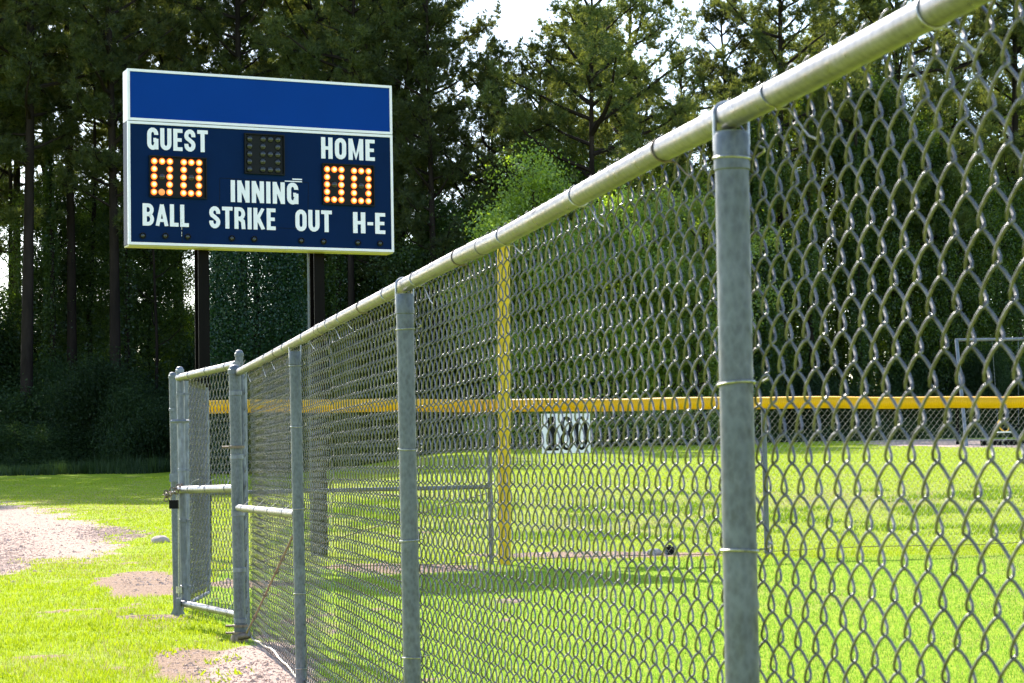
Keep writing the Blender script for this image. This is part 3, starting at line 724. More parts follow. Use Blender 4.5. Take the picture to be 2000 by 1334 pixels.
# posts behind the cabinet
for u in (.899, 2.245):
    b = MB(); y0 = SD + .012
    b.box((u - .062, y0, -.2), (u + .062, y0 + .012, 5.15)); b.box((u - .062, y0 + .142, -.2), (u + .062, y0 + .154, 5.15)); b.box((u - .005, y0 + .012, -.2), (u + .005, y0 + .142, 5.15))
    b.build('support_post', M['brown'], sb, smooth=False)
b = MB(); b.tube([(2.12, SD + .03, 0), (2.12, SD + .03, ZB + .2)], .012, 8); b.tube([(2.12, SD + .03, 2.45), (2.12, SD + .03, 2.52)], .02, 8); b.build('conduit', M['post'], sb)
# lettering ---------------------------------------------------
def arcp(cx, cy, rx, ry, a0, a1, n=8): return [(cx + rx * math.cos(R(a)), cy + ry * math.sin(R(a))) for a in np.linspace(a0, a1, n)]
T_ = .19
def ROUND(w_, h=1.0):
    r = min(w_ / 2, .24); x0, x1 = T_ / 2, w_ - T_ / 2; y0, y1 = T_ / 2, h - T_ / 2; rx = (x1 - x0) / 2; ry = .2; cx = (x0 + x1) / 2
    return arcp(cx, y1 - ry, rx, ry, 0, 180) + arcp(cx, y0 + ry, rx, ry, 180, 360)
def glyph(c):
    """(advance width, [ (points, closed) ]) centre lines of the strokes in a cell one unit high"""
    h = T_ / 2; W = .52; x0, x1 = h, W - h; cx = W / 2; rx = (x1 - x0) / 2
    if c == 'O': return W, [(ROUND(W), True)]
    if c == 'G': return W, [([(x1, .68), ] + arcp(cx, .7, rx, .7 - .5 + .01, 0, 180)[:] + arcp(cx, .3, rx, .21, 180, 270) + arcp(cx, .3, rx * .9, .21, 270, 350) , False), ([(x1, .02), (x1, .5)], False), ([(cx + .03, .44), (x1 - h * .0, .44)], False)]
    if c == 'U': return W, [([(x0, 1), (x0, .3)] + arcp(cx, .3, rx, .205, 180, 360) + [(x1, .3), (x1, 1)], False)]
    if c == 'E': return .43, [([(h, 0), (h, 1)], False), ([(h, 1 - .085), (.43, 1 - .085)], False, .17), ([(h, .5), (.39, .5)], False, .16), ([(h, .085), (.43, .085)], False, .17)]
    if c == 'S': return W, [([(x1, .66)] + arcp(cx, .72, rx, .19, 0, 180) + arcp(cx, .70, rx, .16, 180, 250, 4) + arcp(cx, .29, rx, .17, 60, 0, 5) + arcp(cx, .28, rx, .19, 360, 180) + [(x0, .34)], False)]
    if c == 'T': return .50, [([(.25, 0), (.25, .9)], False), ([(0, 1 - .085), (.50, 1 - .085)], False, .17)]
    if c == 'H': return W, [([(x0, 0), (x0, 1)], False), ([(x1, 0), (x1, 1)], False), ([(x0, .5), (x1, .5)], False, .16)]
    if c == 'M': return .68, [([(h, 0), (h, 1)], False), ([(.68 - h, 0), (.68 - h, 1)], False), ([(h + .01, .98), (.34, .10), (.68 - h - .01, .98)], False, .15)]
    if c == 'I': return .20, [([(.10, 0), (.10, 1)], False)]
    if c == 'N': return .55, [([(h, 0), (h, 1)], False), ([(.55 - h, 0), (.55 - h, 1)], False), ([(h + .0, .95), (.55 - h, .05)], False, .17)]
    if c == 'B': return W, [([(h, 0), (h, 1)], False), ([(h, .915), (cx, .915)] + arcp(cx, .72, rx, .195, 90, -90) + [(h, .525)], False, .17), ([(h, .51), (cx, .51)] + arcp(cx, .298, rx + .01, .213, 90, -90) + [(h, .085)], False, .17)]
    if c == 'A': return .58, [([(.08, 0), (.29, .97)], False, .17), ([(.50, 0), (.29, .97)], False, .17), ([(.15, .26), (.43, .26)], False, .14)]
    if c == 'L': return .40, [([(h, 0), (h, 1)], False), ([(h, .085), (.40, .085)], False, .17)]
    if c == 'R': return .54, [([(h, 0), (h, 1)], False), ([(h, .915), (cx, .915)] + arcp(cx, .70, rx, .215, 90, -90) + [(h, .485)], False, .17), ([(cx, .47), (x1 - .02, .36), (x1 + .01, 0)], False, .18)]
    if c == 'K': return .55, [([(h, 0), (h, 1)], False), ([(h + .02, .36), (.46, 1)], False, .17), ([(.22, .52), (.47, 0)], False, .19)]
    if c == '-': return .24, [([(0, .47), (.24, .47)], False, .15)]
    return .3, []
def strip(pts, wd, closed):
    P = np.array(pts, float); keep = [0]
    for i in range(1, len(P)):
        if np.linalg.norm(P[i] - P[keep[-1]]) > 1e-4: keep.append(i)
    P = P[keep]
    if closed and np.linalg.norm(P[0] - P[-1]) < 1e-4: P = P[:-1]
    N = len(P); Lf = []; Rt = []
    for i in range(N):
        a = P[i - 1] if (i > 0 or closed) else None; c_ = P[(i + 1) % N] if (i < N - 1 or closed) else None
        d1 = (P[i] - a) / np.linalg.norm(P[i] - a) if a is not None else None; d2 = (c_ - P[i]) / np.linalg.norm(c_ - P[i]) if c_ is not None else None
        if d1 is None: d1 = d2
        if d2 is None: d2 = d1
        n1 = np.array([-d1[1], d1[0]]); n2 = np.array([-d2[1], d2[0]]); m_ = n1 + n2; m_ /= np.linalg.norm(m_) + 1e-9
        k = wd / 2 / max(.45, m_.dot(n1)); Lf.append(P[i] + m_ * k); Rt.append(P[i] - m_ * k)
    return np.array(Lf), np.array(Rt)
def word(text, box, parent, y=-.0045, mat=None, squeeze=None, sp=.10):
    """box: zoomed px (left, right, top-left y, bottom-left y, top-right y, bottom-right y)"""
    l, r, tl, bl, tr__, br = box
    u0, v1 = uv(l, tl); _, v0 = uv(l, bl); u1, v3 = uv(r, tr__); _, v2 = uv(r, br)
    h = ((v1 - v0) + (v3 - v2)) / 2; z0 = (v0 + v2) / 2
    tot = sum(glyph(c)[0] for c in text) + sp * (len(text) - 1); sx = (u1 - u0) / tot
    mb = MB(); x = 0; k = 0
    for c in text:
        wd_, sts = glyph(c)
        for st in sts:
            pts, closed = st[0], st[1]; t = st[2] if len(st) > 2 else T_
            Lf, Rt = strip([(p[0], p[1]) for p in pts], t, closed); N = len(Lf)
            if c in 'AMKR': Lf[:, 1] = np.clip(Lf[:, 1], 0, 1); Rt[:, 1] = np.clip(Rt[:, 1], 0, 1)
            dy = y - .0035 - .0004 * (k % 7); k += 1
            def w3(A, yy): return np.stack([u0 + (A[:, 0] + x) * sx, np.full(N, yy), ZB + z0 + A[:, 1] * h], 1)
            V = np.concatenate([w3(Lf, dy), w3(Rt, dy), w3(Lf, y + .001), w3(Rt, y + .001)]); Q = []
            for i in range(N if closed else N - 1):
                j = (i + 1) % N; Q += [(i, j, N + j, N + i), (2 * N + i, 2 * N + j, j, i), (N + i, N + j, 3 * N + j, 3 * N + i)]
            if not closed: Q += [(0, N, 3 * N, 2 * N), (N - 1, 3 * N - 1, 4 * N - 1, 2 * N - 1)]
            mb.add(V, Q)
        x += wd_ + sp
    return mb.build('lettering', mat or M['letter'], parent, smooth=False)
word('GUEST', (211, 608, 440, 584, 456, 600), sb, sp=.09)
word('HOME', (1352, 1704, 497, 637, 512, 652), sb, sp=.11)
word('INNING', (760, 1203, 784, 925, 797, 941), sb, sp=.10)
word('BALL', (187, 488, 937, 1081, 945, 1091), sb, sp=.08)
word('STRIKE', (622, 1055, 953, 1096, 968, 1109), sb, sp=.09)
word('OUT', (1185, 1424, 972, 1116, 980, 1119), sb, sp=.08)
word('H-E', (1563, 1774, 988, 1126, 995, 1131), sb, sp=.09)
# thin seam lines of the changeable panel, tape and the scratch by BALL
b = MB()
def seam(x0, y0, x1, y1, t=.004, yy=-.0052):
    a_, b_ = uv(x0, y0), uv(x1, y1); p = Vector((a_[0], yy, ZB + a_[1])); q = Vector((b_[0], yy, ZB + b_[1])); b.tube([p, q], t / 2, 4)
seam(690, 768, 1270, 795); seam(690, 1080, 1262, 1100); seam(690, 768, 690, 1080); seam(1270, 795, 1268, 1090); seam(447, 1030, 449, 1205, .006)
b.build('panel_seam', M['disp'], sb)
b = MB(); a_, c_ = uv(1115, 790), uv(1228, 768); b.box((a_[0], -.0075, ZB + a_[1]), (c_[0], -.0046, ZB + a_[1] + .011)); a_ = uv(1165, 778); b.box((a_[0], -.0078, ZB + a_[1]), (c_[0], -.0049, ZB + a_[1] + .014)); b.build('tape_strip', M['letter'], sb, smooth=False)
b = MB()
for (yy_, l_) in ((1040, 18), (1062, 12), (1085, 24), (1120, 16), (1140, 12)):
    a_ = uv(442 + yy_ % 5, yy_); b.box((a_[0], -.0092, ZB + a_[1] - l_ * .0016), (a_[0] + .006, -.0046, ZB + a_[1]))
b.build('paint_scratch', M['tie'], sb, smooth=False)
# side writing, running up the left side
fc = bpy.data.curves.new('side_text', 'FONT'); fc.body = 'FAIR-PLAY.COM'; fc.size = .082; fc.space_character = 1.5; fc.extrude = .0006
fo = bpy.data.objects.new('side_text', fc); C.objects.link(fo)
dg = bpy.context.evaluated_depsgraph_get(); me = bpy.data.meshes.new_from_object(fo.evaluated_get(dg)); bpy.data.objects.remove(fo)
so = bpy.data.objects.new('side_lettering', me); C.objects.link(so); me.materials.append(M['letter']); so.parent = sb
so.matrix_local = Matrix(((0, 0, -1, .0035), (0, -1, 0, .0) , (1, 0, 0, 0), (0, 0, 0, 1))) if False else Matrix.Identity(4)
# text x -> up, text y -> towards the front (-y... reads bottom to top), normal -> -x
so.matrix_local = Matrix(((0, 0, -1, .0045), (0, -1, 0, .155), (1, 0, 0, ZB + .12), (0, 0, 0, 1)))
so.matrix_local = so.matrix_local @ Matrix.Diagonal((.95, 1, 1, 1))
# displays and lamps
LITM = [M['lamp_rim'], M['lamp_mid'], M['lamp_hot']]
def lamp_mesh(kind):
    mb = MB(); r = .0365
    if kind == 'off':
        mb.lathe([(r, 0), (r * .97, -.010), (r * .75, -.020), (r * .4, -.027), (.0004, -.029)], (0, 0, 0), 18, 0, 1); mats = [M['lamp_off']]
    elif kind == 'dim':
        mb.lathe([(r, 0), (r, -.004), (r * .7, -.014), (r * .3, -.019), (.0004, -.020)], (0, 0, 0), 18, 0, 1); mats = [M['lamp_dim']]
    else:
        mb.lathe([(r, 0), (r, -.005), (r * .80, -.008)], (0, 0, 0), 18, 0, 1)
        mb.lathe([(r * .80, -.008), (r * .62, -.014), (r * .50, -.018)], (0, 0, 0), 18, 1, 1)
        mb.lathe([(r * .50, -.018), (r * .3, -.022), (.0004, -.023)], (0, 0, 0), 18, 2, 1); mats = LITM
    o = mb.build('lamp', mats); me = o.data; bpy.data.objects.remove(o); return me
LM = {k: lamp_mesh(k) for k in ('off', 'dim', 'lit')}
def lamp(kind, x, y, parent, yy=-.003, name='lamp', s=1.0, shift=(0, 0)):
    u, v = uv(x, y); o = bpy.data.objects.new(name, LM[kind]); C.objects.link(o); o.parent = parent; o.location = (u, yy, ZB + v); o.scale = (s, s, s); return o
def display(x0, y0, x1, y1, label, cols, kinds):
    a_, b_ = uv(x0, y0), uv(x1, y1); mb = MB(); u0, v1 = a_; u1, v0 = b_
    mb.box((u0, -.006, ZB + v0), (u1, -.001, ZB + v1))
    for (p, q) in (((u0, v0), (u1, v0 + .012)), ((u0, v1 - .012), (u1, v1)), ((u0, v0 + .012), (u0 + .012, v1 - .012)), ((u1 - .012, v0 + .012), (u1, v1 - .012))):
        mb.box((p[0], -.034, ZB + p[1]), (q[0], -.0065, ZB + q[1]))
    o = mb.build('digit_display', M['disp'], sb, smooth=False); o['label'] = label
    for (xs_, ys_, dx) in cols:
        for ci, x in enumerate(xs_):
            for ri, y in enumerate(ys_):
                if len(xs_) == 3 and ci == 1 and ri in (1, 3): continue
                k = kinds
                if k == 'lit' and len(xs_) == 3 and ci == 1 and ri == 2: k = 'off'
                if label.startswith('guest') and xs_[0] < 300 and ci == 1 and ri == 4: k = 'dim'
                lamp(k, x, y + ci * dx, o, -.0065)
display(224, 622, 604, 908, 'guest score display with two lit amber zeros', [((260, 311, 362), (660, 711, 761, 812, 862), 1.2), ((453, 502, 553), (667, 717, 767, 818, 869), 1.5)], 'lit')
display(1357, 668, 1702, 952, 'home score display with two lit amber zeros', [((1392, 1439, 1486), (708, 759, 808, 856, 906), 1.6), ((1569, 1616, 1664), (718, 768, 816, 864, 914), 1.3)], 'lit')
display(845, 473, 1112, 750, 'dark inning display with unlit lamps', [((882,), (510, 559, 610, 660, 710), 0), ((970, 1019, 1068), (512, 561, 611, 660, 713), 2)], 'off')
for (x, y) in ((190, 1148), (337, 1149), (483, 1154), (771, 1163), (917, 1168), (1224, 1177), (1370, 1182), (1595, 1189), (1741, 1193)):
    o = lamp('off', x, y, sb, -.006, 'count_lamp', .72)
    mb = MB(); u, v = uv(x, y); mb.lathe([(.026, -.0058), (.034, -.0060), (.034, -.022), (.030, -.022), (.029, -.006)], (0, 0, 0), 18, 0, 1)
    mb.build('lamp_ring', M['disp'], sb, loc=(u, 0, ZB + v))

# ------------------------------------------------------------ swing set behind the fence
q = at(1868, 664, 50); q2 = at(1884, 868, 49.3); Xs = q.x; zt = q.z
ss = thing('swing_set', 'grey metal swing set with chain swings on a sand bed beyond the outfield fence', 'swing set', (q.x, 50, float(gz(q.x, 50))))
hz_ = zt - ss.location.z
b = MB(); b.tube([(-.03, 0, hz_), (5.2, .3, hz_)], .035, 12); b.build('crossbar', M['swing'], ss)
for (x, sgn) in ((0, -1), (0, 1), (5.1, -1), (5.1, 1)):
    b = MB(); b.tube([(x, 0, hz_), (x + (-.07 if sgn < 0 else .19), sgn * 1.1, -.15)], .045, 12); b.build('leg', M['swing'] if sgn < 0 else M['brown'], ss)
def chainline(b, p, q):
    p = Vector(p); q = Vector(q); n = int((q - p).length / .045)
    for i in range(n):
        c = p.lerp(q, (i + .5) / n); d = (q - p).normalized() * .02; w_ = Vector((.009, 0, 0)) if i % 2 else Vector((0, .009, 0))
        b.tube([c - d - w_ * .3, c - d * .5 - w_, c + d * .5 - w_, c + d, c + d * .5 + w_, c - d * .5 + w_], .0032, 3, closed=True)
for (x, z, nm) in ((.95, .45, 'swing_seat'), (2.1, .5, 'swing_seat'), (3.3, .5, 'swing_seat')):
    b = MB(); b.tube([(x + .5 * math.cos(t) * .5 + .25, 0, z - .1 * math.sin(t)) for t in np.linspace(0, PI, 9)], .02, 6)
    b.box((x, -.08, z - .02), (x + .5, .08, z)); st = b.build(nm, M['black'], ss)
    for (dx0, dx1) in ((-.08, 0), (.56, .5)):
        c = MB(); chainline(c, (x + dx0, 0, hz_ - .03), (x + dx1, 0, z)); c.build('swing_chain', M['swing'], ss)
# spring rider
q = at(1962, 868, 47.5)
sr = thing('spring_rider', 'small play rider with a curved yellow handle on the sand under the swing set', 'play equipment', (q.x, 47.5, float(gz(q.x, 47.5))))
b = MB(); b.tube([(.05 * math.cos(t * 9), .05 * math.sin(t * 9), t * .35) for t in np.linspace(0, 1, 40)], .012, 5); b.build('spring', M['swing'], sr)
b = MB(); b.tube([(-.08, 0, .66), (-.14, 0, .58), (-.12, 0, .48), (-.05, 0, .40), (.02, 0, .36), (.10, 0, .40), (.12, 0, .50), (.10, 0, .55)], .014, 6); b.build('handle', M['yellow'], sr)
b = MB(); b.box((-.16, -.07, .34), (.16, .07, .37)); b.build('seat', M['white'], sr, smooth=False)
b = MB(); X, Y = q.x - .55, 48.2
b.box((-2.6, -.08, -.05), (2.6, .08, .12)); tag(b.build('timber_edging', M['brown'], loc=(q.x + 2.4, 49.0, float(gz(q.x, 49))), smooth=False), 'dark timber border lying along the sand bed by the swing set', 'edging')
# ------------------------------------------------------------ trees
def leaf_tris(c, size, r2, elong=1.6):
    """one diamond shaped leaf (two triangles) per centre"""
    n = len(c); u = r2.normal(0, 1, (n, 3)); u /= np.linalg.norm(u, axis=1)[:, None]; w_ = r2.normal(0, 1, (n, 3))
    v = np.cross(u, w_); v /= np.linalg.norm(v, axis=1)[:, None] + 1e-9
    s = (size * r2.uniform(.6, 1.35, n))[:, None]
    V = np.stack([c - u * s * elong / 2, c + v * s / 2, c + u * s * elong / 2, c - v * s / 2], 1).reshape(-1, 3)
    return V, np.arange(4 * n).reshape(-1, 4)
def needle_tris(c, d, ln, wd, per, r2, spread=.9):
    """tufts: per needles from each centre, fanning about direction d"""
    n = len(c); c = np.repeat(c, per, 0); d = np.repeat(d, per, 0); k = n * per
    dd_ = d + r2.normal(0, spread, (k, 3)); dd_ /= np.linalg.norm(dd_, axis=1)[:, None]
    w_ = np.cross(dd_, r2.normal(0, 1, (k, 3))); w_ /= np.linalg.norm(w_, axis=1)[:, None] + 1e-9
    L_ = (ln * r2.uniform(.6, 1.2, k))[:, None]; b0 = c + dd_ * L_ * .12
    V = np.stack([b0 - w_ * wd / 2, b0 + w_ * wd / 2, c + dd_ * L_], 1).reshape(-1, 3)
    return V, np.arange(3 * k).reshape(-1, 3)
def pine_mesh(seed, H, cb, Rm, nb=46, lean=0.0, r0=.24, tufts=1.0, bare=.0):
    """trunk mesh and crown mesh of a loblolly-like pine; cb height of the lowest big limbs"""
    r2 = np.random.default_rng(seed); tk = MB()
    zs_ = np.linspace(-.5, H, 16); ph = r2.uniform(0, 6.28, 4)
    def tx(z): t = z / H; return np.array([lean * z + .35 * math.sin(2.2 * t + ph[0]) * t, .35 * math.sin(2.6 * t + ph[1]) * t, z])
    tk.tube([tx(z) for z in zs_], [r0 * (1 - .86 * max(0, z) / H) + (.10 if z < 0 else 0) for z in zs_], 10)
    limbs = MB(); C_ = []; D_ = []
    for i in range(nb):
        t = (i + r2.uniform(0, 1)) / nb; z = cb + (H - cb) * t ** .9; az = i * 2.4 + r2.uniform(-.6, .6)
        prof = (.45 + .75 * math.sin(min(1, t * 1.15 + .12) * PI)) if t < .75 else (1.15 * (1.05 - t) / .3 * .6 + .18)
        L_ = Rm * prof * r2.uniform(.55, 1.15); L_ = max(.5, L_)
        upw = r2.uniform(.05, .45) + .5 * t; p = tx(z); n = 7; P = [p]; dr = np.array([math.cos(az), math.sin(az), upw]); dr /= np.linalg.norm(dr)
        for k in range(1, n):
            dr = dr + r2.normal(0, .13, 3) + np.array([0, 0, .05]); dr /= np.linalg.norm(dr); p = p + dr * L_ / (n - 1); P.append(p)
        rb = .018 + .018 * L_; limbs.tube(P, [rb * (1 - .8 * k / (n - 1)) for k in range(n)], 5, cap=False)
        P = np.array(P)
        ns = int(5 + L_ * 2.6)
        for s_ in range(ns):
            f = r2.uniform(.28, 1.0); a_ = f * (n - 1); k = min(n - 2, int(a_)); q = P[k] + (P[k + 1] - P[k]) * (a_ - k)
            sd = r2.normal(0, 1, 3) * np.array([1, 1, .55]) + dr * .6 + np.array([0, 0, .25]); sd /= np.linalg.norm(sd); sl = r2.uniform(.3, 1.0) * (.35 + .22 * L_)
            e = q + sd * sl
            if s_ % 2 == 0: limbs.tube([q, (q + e) / 2 + r2.normal(0, .04, 3), e], [.012, .009, .005], 3, cap=False)
            m_ = int((5 + sl * 7) * tufts)
            fr_ = r2.uniform(.25, 1.05, m_)[:, None]; C_.append(q + (e - q) * fr_ + r2.normal(0, .13, (m_, 3))); D_.append(np.repeat((sd * .8 + np.array([0, 0, .35]))[None], m_, 0))
    C_ = np.concatenate(C_); D_ = np.concatenate(D_)
    V, T = needle_tris(C_, D_, .26, .030, 20, r2, .75)
    cr = MB(); cr.add(V, t=T)
    a = tk.build('trunk', M['bark']); l_ = limbs.build('limbs', M['bark']); c = cr.build('crown', M['needle'], smooth=False)
    out = [('trunk', a.data), ('limbs', l_.data), ('crown', c.data)]
    for o in (a, l_, c): bpy.data.objects.remove(o)
    return out
def broad_mesh(seed, H, cb, Rm, nl=30000, size=.11, mat='broad', r0=.12, clusters=90, squash=1.0, ragged=0):
    r2 = np.random.default_rng(seed); tk = MB(); ph = r2.uniform(0, 6.28, 3)
    def tx(z): t = z / H; return np.array([.5 * math.sin(2 * t + ph[0]) * t, .5 * math.sin(2.4 * t + ph[1]) * t, z])
    zs_ = np.linspace(-.4, H * .95, 12); tk.tube([tx(z) for z in zs_], [r0 * (1 - .85 * max(0, z) / H) for z in zs_], 8)
    lb = MB(); CC = []
    for i in range(clusters):
        t = r2.uniform(0, 1) ** .8; z = cb + (H - cb) * t; az = r2.uniform(0, 6.28)
        rad = Rm * math.sqrt(max(.02, 1 - (abs(t - .45) / .62) ** 2.2)) * (r2.uniform(.35, 1.05) if not ragged else r2.uniform(.15, 1.35)); p0 = tx(max(cb * .5, z - rad * .5)); e = tx(z) + np.array([math.cos(az) * rad, math.sin(az) * rad, r2.normal(0, .7 if ragged else .2)])
        mid = (p0 + e) / 2 + np.array([0, 0, .12 * rad]) + r2.normal(0, .06, 3)
        lb.tube([p0, mid, e], [.02 + .008 * rad, .015, .006], 4, cap=False); CC.append(e)
        if rad > 1: CC.append(mid)
    CC = np.array(CC); per = nl // len(CC); sz = r2.uniform(.30, .62, len(CC)) * (Rm / 2.6) ** .5 * (r2.uniform(.45, 1.1, len(CC)) if ragged else 1)
    c = np.repeat(CC, per, 0); g = r2.normal(0, 1, (len(c), 3)) * np.repeat(sz, per)[:, None] * np.array([1, 1, .7 * squash])
    V, Q = leaf_tris(c + g, size, r2); cr = MB(); cr.add(V, Q)
    a = tk.build('trunk', M['bark']); l_ = lb.build('limbs', M['bark']); o = cr.build('crown', M[mat], smooth=False)
    out = [('trunk', a.data), ('limbs', l_.data), ('crown', o.data)]
    for x in (a, l_, o): bpy.data.objects.remove(x)
    return out
def bush_mesh(seed, W, H, nl=9000, size=.055, mat='under_leaf', lobes=16):
    r2 = np.random.default_rng(seed); CC = []; st = MB()
    for i in range(lobes):
        az = r2.uniform(0, 6.28); rad = W * math.sqrt(r2.uniform(0, 1)) * .5; z = H * r2.uniform(.12, .85) * (1 - .35 * (rad / (W * .5)) ** 2)
        e = np.array([math.cos(az) * rad, math.sin(az) * rad * .7, z]); CC.append(e); st.tube([(e[0] * .2, e[1] * .2, -.1), tuple(e * .55), tuple(e)], [.03, .02, .01], 4, cap=False)
    CC = np.array(CC); per = nl // lobes; c = np.repeat(CC, per, 0); g = r2.normal(0, 1, (len(c), 3)) * np.array([W * .12, W * .10, H * .12]); p = c + g; p[:, 2] = np.abs(p[:, 2])
    V, Q = leaf_tris(p, size, r2, 1.9); cr = MB(); cr.add(V, Q)
    a = st.build('stems', M['bark']); o = cr.build('foliage', M[mat], smooth=False); out = [('stems', a.data), ('foliage', o.data)]
    for x in (a, o): bpy.data.objects.remove(x)
    return out
def column_mesh(seed, H, r, nl, size=.10, mat='ivy', z0=0.0, tip=.35):
    """dense leafy column: ivy or vines that wrap a trunk"""
    r2 = np.random.default_rng(seed); t = r2.uniform(0, 1, nl); az = r2.uniform(0, 6.28, nl)
    fb = fbm(az * 1.3 + 9, t * H * .8, seed)
    prof = r * (1 - (1 - tip) * np.clip((t - .55) / .45, 0, 1) ** 1.6) * ((.75 + .5 * fb) if r > 1 else (.15 + 1.7 * fb ** 1.5))
    rad = prof * r2.uniform(.35, 1.08, nl) ** .45
    p = np.stack([np.cos(az) * rad, np.sin(az) * rad, z0 + t * (H - z0)], 1); V, Q = leaf_tris(p, size, r2, 1.5)
    cr = MB(); cr.add(V, Q); o = cr.build('vine', M[mat], smooth=False); me = o.data; bpy.data.objects.remove(o); return me
def place(kind, parts, loc, rz, s, label, cat, group=None):
    o = thing(kind, label, cat, loc, rz, group); o.scale = (s, s, s)
    for nm, me in parts:
        c = bpy.data.objects.new(nm, me); C.objects.link(c); c.parent = o
    return o
PINES = [pine_mesh(101, 25, 8.5, 3.4, 50), pine_mesh(102, 27, 10, 3.0, 46, .01), pine_mesh(103, 24, 7.5, 3.8, 54, -.008), pine_mesh(104, 26, 11, 3.2, 44, .004, .2)]
OPEN = [pine_mesh(111, 19, 6.5, 4.0, 34, .0, .2, .8), pine_mesh(112, 18.5, 5.5, 4.2, 36, -.012, .2, .85)]
BROADS = [broad_mesh(201, 13, 3.0, 2.8, 76000, .062), broad_mesh(202, 16, 6.0, 3.0, 76000, .06), broad_mesh(203, 10, 1.5, 2.6, 66000, .062), broad_mesh(204, 13, 2.0, 2.4, 66000, .058, 'lit')]
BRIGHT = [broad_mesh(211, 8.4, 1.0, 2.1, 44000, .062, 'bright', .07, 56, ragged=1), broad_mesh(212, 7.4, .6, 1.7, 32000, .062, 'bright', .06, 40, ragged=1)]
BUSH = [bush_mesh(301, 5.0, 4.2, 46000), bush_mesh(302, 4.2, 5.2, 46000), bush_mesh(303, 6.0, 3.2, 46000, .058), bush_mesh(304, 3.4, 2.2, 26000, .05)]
def wx(px, Y): return (px - 1000) / F * Y
def where(px):
    t = [(-400, 'beyond the left edge'), (0, 'at the left edge'), (90, 'left of the scoreboard'), (240, 'behind the GUEST side'), (430, 'behind the scoreboard middle'), (620, 'behind the HOME side'),
         (780, 'right of the scoreboard'), (930, 'above the foul pole'), (1080, 'above the 180 sign'), (1250, 'left of the nearest post'), (1440, 'right of the nearest post'), (1600, 'between nearest post and swings'), (1780, 'above the swing set'), (1930, 'at the right edge')]
    s = t[0][1]
    for a_, b_ in t:
        if px >= a_: s = b_
    return s
def tree_line(px): return np.interp(px, [0, 900, 1400, 2000], [71, 69, 74, 80])
cnt = {}
def uniq(base, px):
    l = base + ' ' + where(px); k = cnt.get(l, 0); cnt[l] = k + 1
    return l, k
SIDE = ['', ', second one', ', third one', ', fourth one', ', fifth one', ', sixth one', ', seventh one', ', eighth one', ', ninth one', ', tenth one']
def tree(px, dY, parts, rz, s, base, cat, kind, group=None, Y=None):
    Y = Y or (float(tree_line(px)) + dY); X = wx(px, Y); l, k = uniq(base, px)
    return place(kind, parts, (X, Y, float(gz(X, Y))), rz, s, l + SIDE[min(k, 9)], cat, group)
# front row: pines whose trunks can be told apart (px at eye level, depth behind the tree line, variant, scale)
FRONT = [(-60, 1, 0, 1.0), (48, 0, 1, 1.0), (138, 3, 3, 1.05), (222, 1.5, 0, .96), (350, 10, 2, 1.0), (470, 4, 1, .92), (615, 6, 2, .95), (690, 2, 3, .80), (790, 3, 2, .82), (850, 1, 0, .70),
         (1430, 4, 2, .70), (1530, 1, 0, .86), (1640, 4, 1, .86), (1760, 1, 2, .92), (1880, 3, 3, .95), (1990, 1, 0, .95), (2100, 3, 1, 1.0)]
for i, (px, dY, v, s) in enumerate(FRONT): tree(px, dY, PINES[v], i * 1.7, s, 'tall dark front row pine', 'pine tree', 'pine_tree', 'front row pines')
for i, (px, dY, v, s) in enumerate([(-180, 0, 2, 1.0), (-290, 2, 1, .95), (-400, 0, 0, 1.0), (-500, 3, 3, .95), (-610, 1, 2, 1.0), (-720, 0, 1, .95), (-240, 8, 0, 1.0), (-460, 9, 2, 1.0), (-660, 8, 3, .95)]):
    tree(px, dY, PINES[v], i * 2.7, s, ['tall dark pine outside the view', 'pine row outside the view'][0], 'pine tree', 'pine_tree', 'front row pines')
OP = [(1165, -1, 0, .92), (1240, 2, 1, .95), (960, 3, 1, .76), (1060, 6, 0, .76), (1345, 4, 0, .76)]
for i, (px, dY, v, s) in enumerate(OP): tree(px, dY, OPEN[v], 1.1 + i * 2.1, s, 'open crowned lighter pine with bare dark limbs', 'pine tree', 'pine_tree', 'open crowned pines')
r3 = random.Random(5)
for i in range(20):
    px = -110 + i * 116 + r3.uniform(-30, 30); s = .95 if px < 850 else .72
    if 840 < px < 1120: s = .60
    if 1230 < px < 1480: s = .58
    tree(px, r3.uniform(9, 14), PINES[(i * 3 + 1) % 4], i * 2.3, s * r3.uniform(.93, 1.05), 'pine in the second row of the wood', 'pine tree', 'pine_tree', 'second row pines')
for i in range(13):
    px = -100 + i * 178 + r3.uniform(-30, 30); s = .95 if px < 850 else .70
    if 840 < px < 1120: s = .60
    if 1230 < px < 1480: s = .56
    tree(px, r3.uniform(19, 26), PINES[(i * 5 + 2) % 4], i * 1.3, s, 'pine deep in the wood', 'pine tree', 'pine_tree', 'deep wood pines')
for i, (px, dY, v, s) in enumerate([(95, 5, 0, .8), (190, 8, 1, .62), (290, 7, 0, .75), (560, 10, 1, .7), (700, 6, 2, .8), (860, 2, 2, .85), (1010, 4, 1, .62), (1300, 5, 0, .8), (1420, 7, 2, .95), (1500, 1, 3, .9), (1590, 3, 3, 1.05), (1690, 2, 1, .88), (1740, 1, 3, .95), (1800, 5, 0, 1.0), (1860, 0, 3, .8), (1120, 1, 3, .8), (1310, 1, 3, .75), (165, 13, 3, .8), (330, 12, 3, .7), (640, 5, 0, .62), (740, 4, 2, .8), (930, 2, 0, .62), (1925, 1, 2, 1.0), (2040, 4, 1, .9)]):
    tree(px, dY, BROADS[v], i * 2.9, s, 'leafy broadleaf tree among the pines', 'tree', 'broadleaf_tree', 'broadleaf trees in the wood')
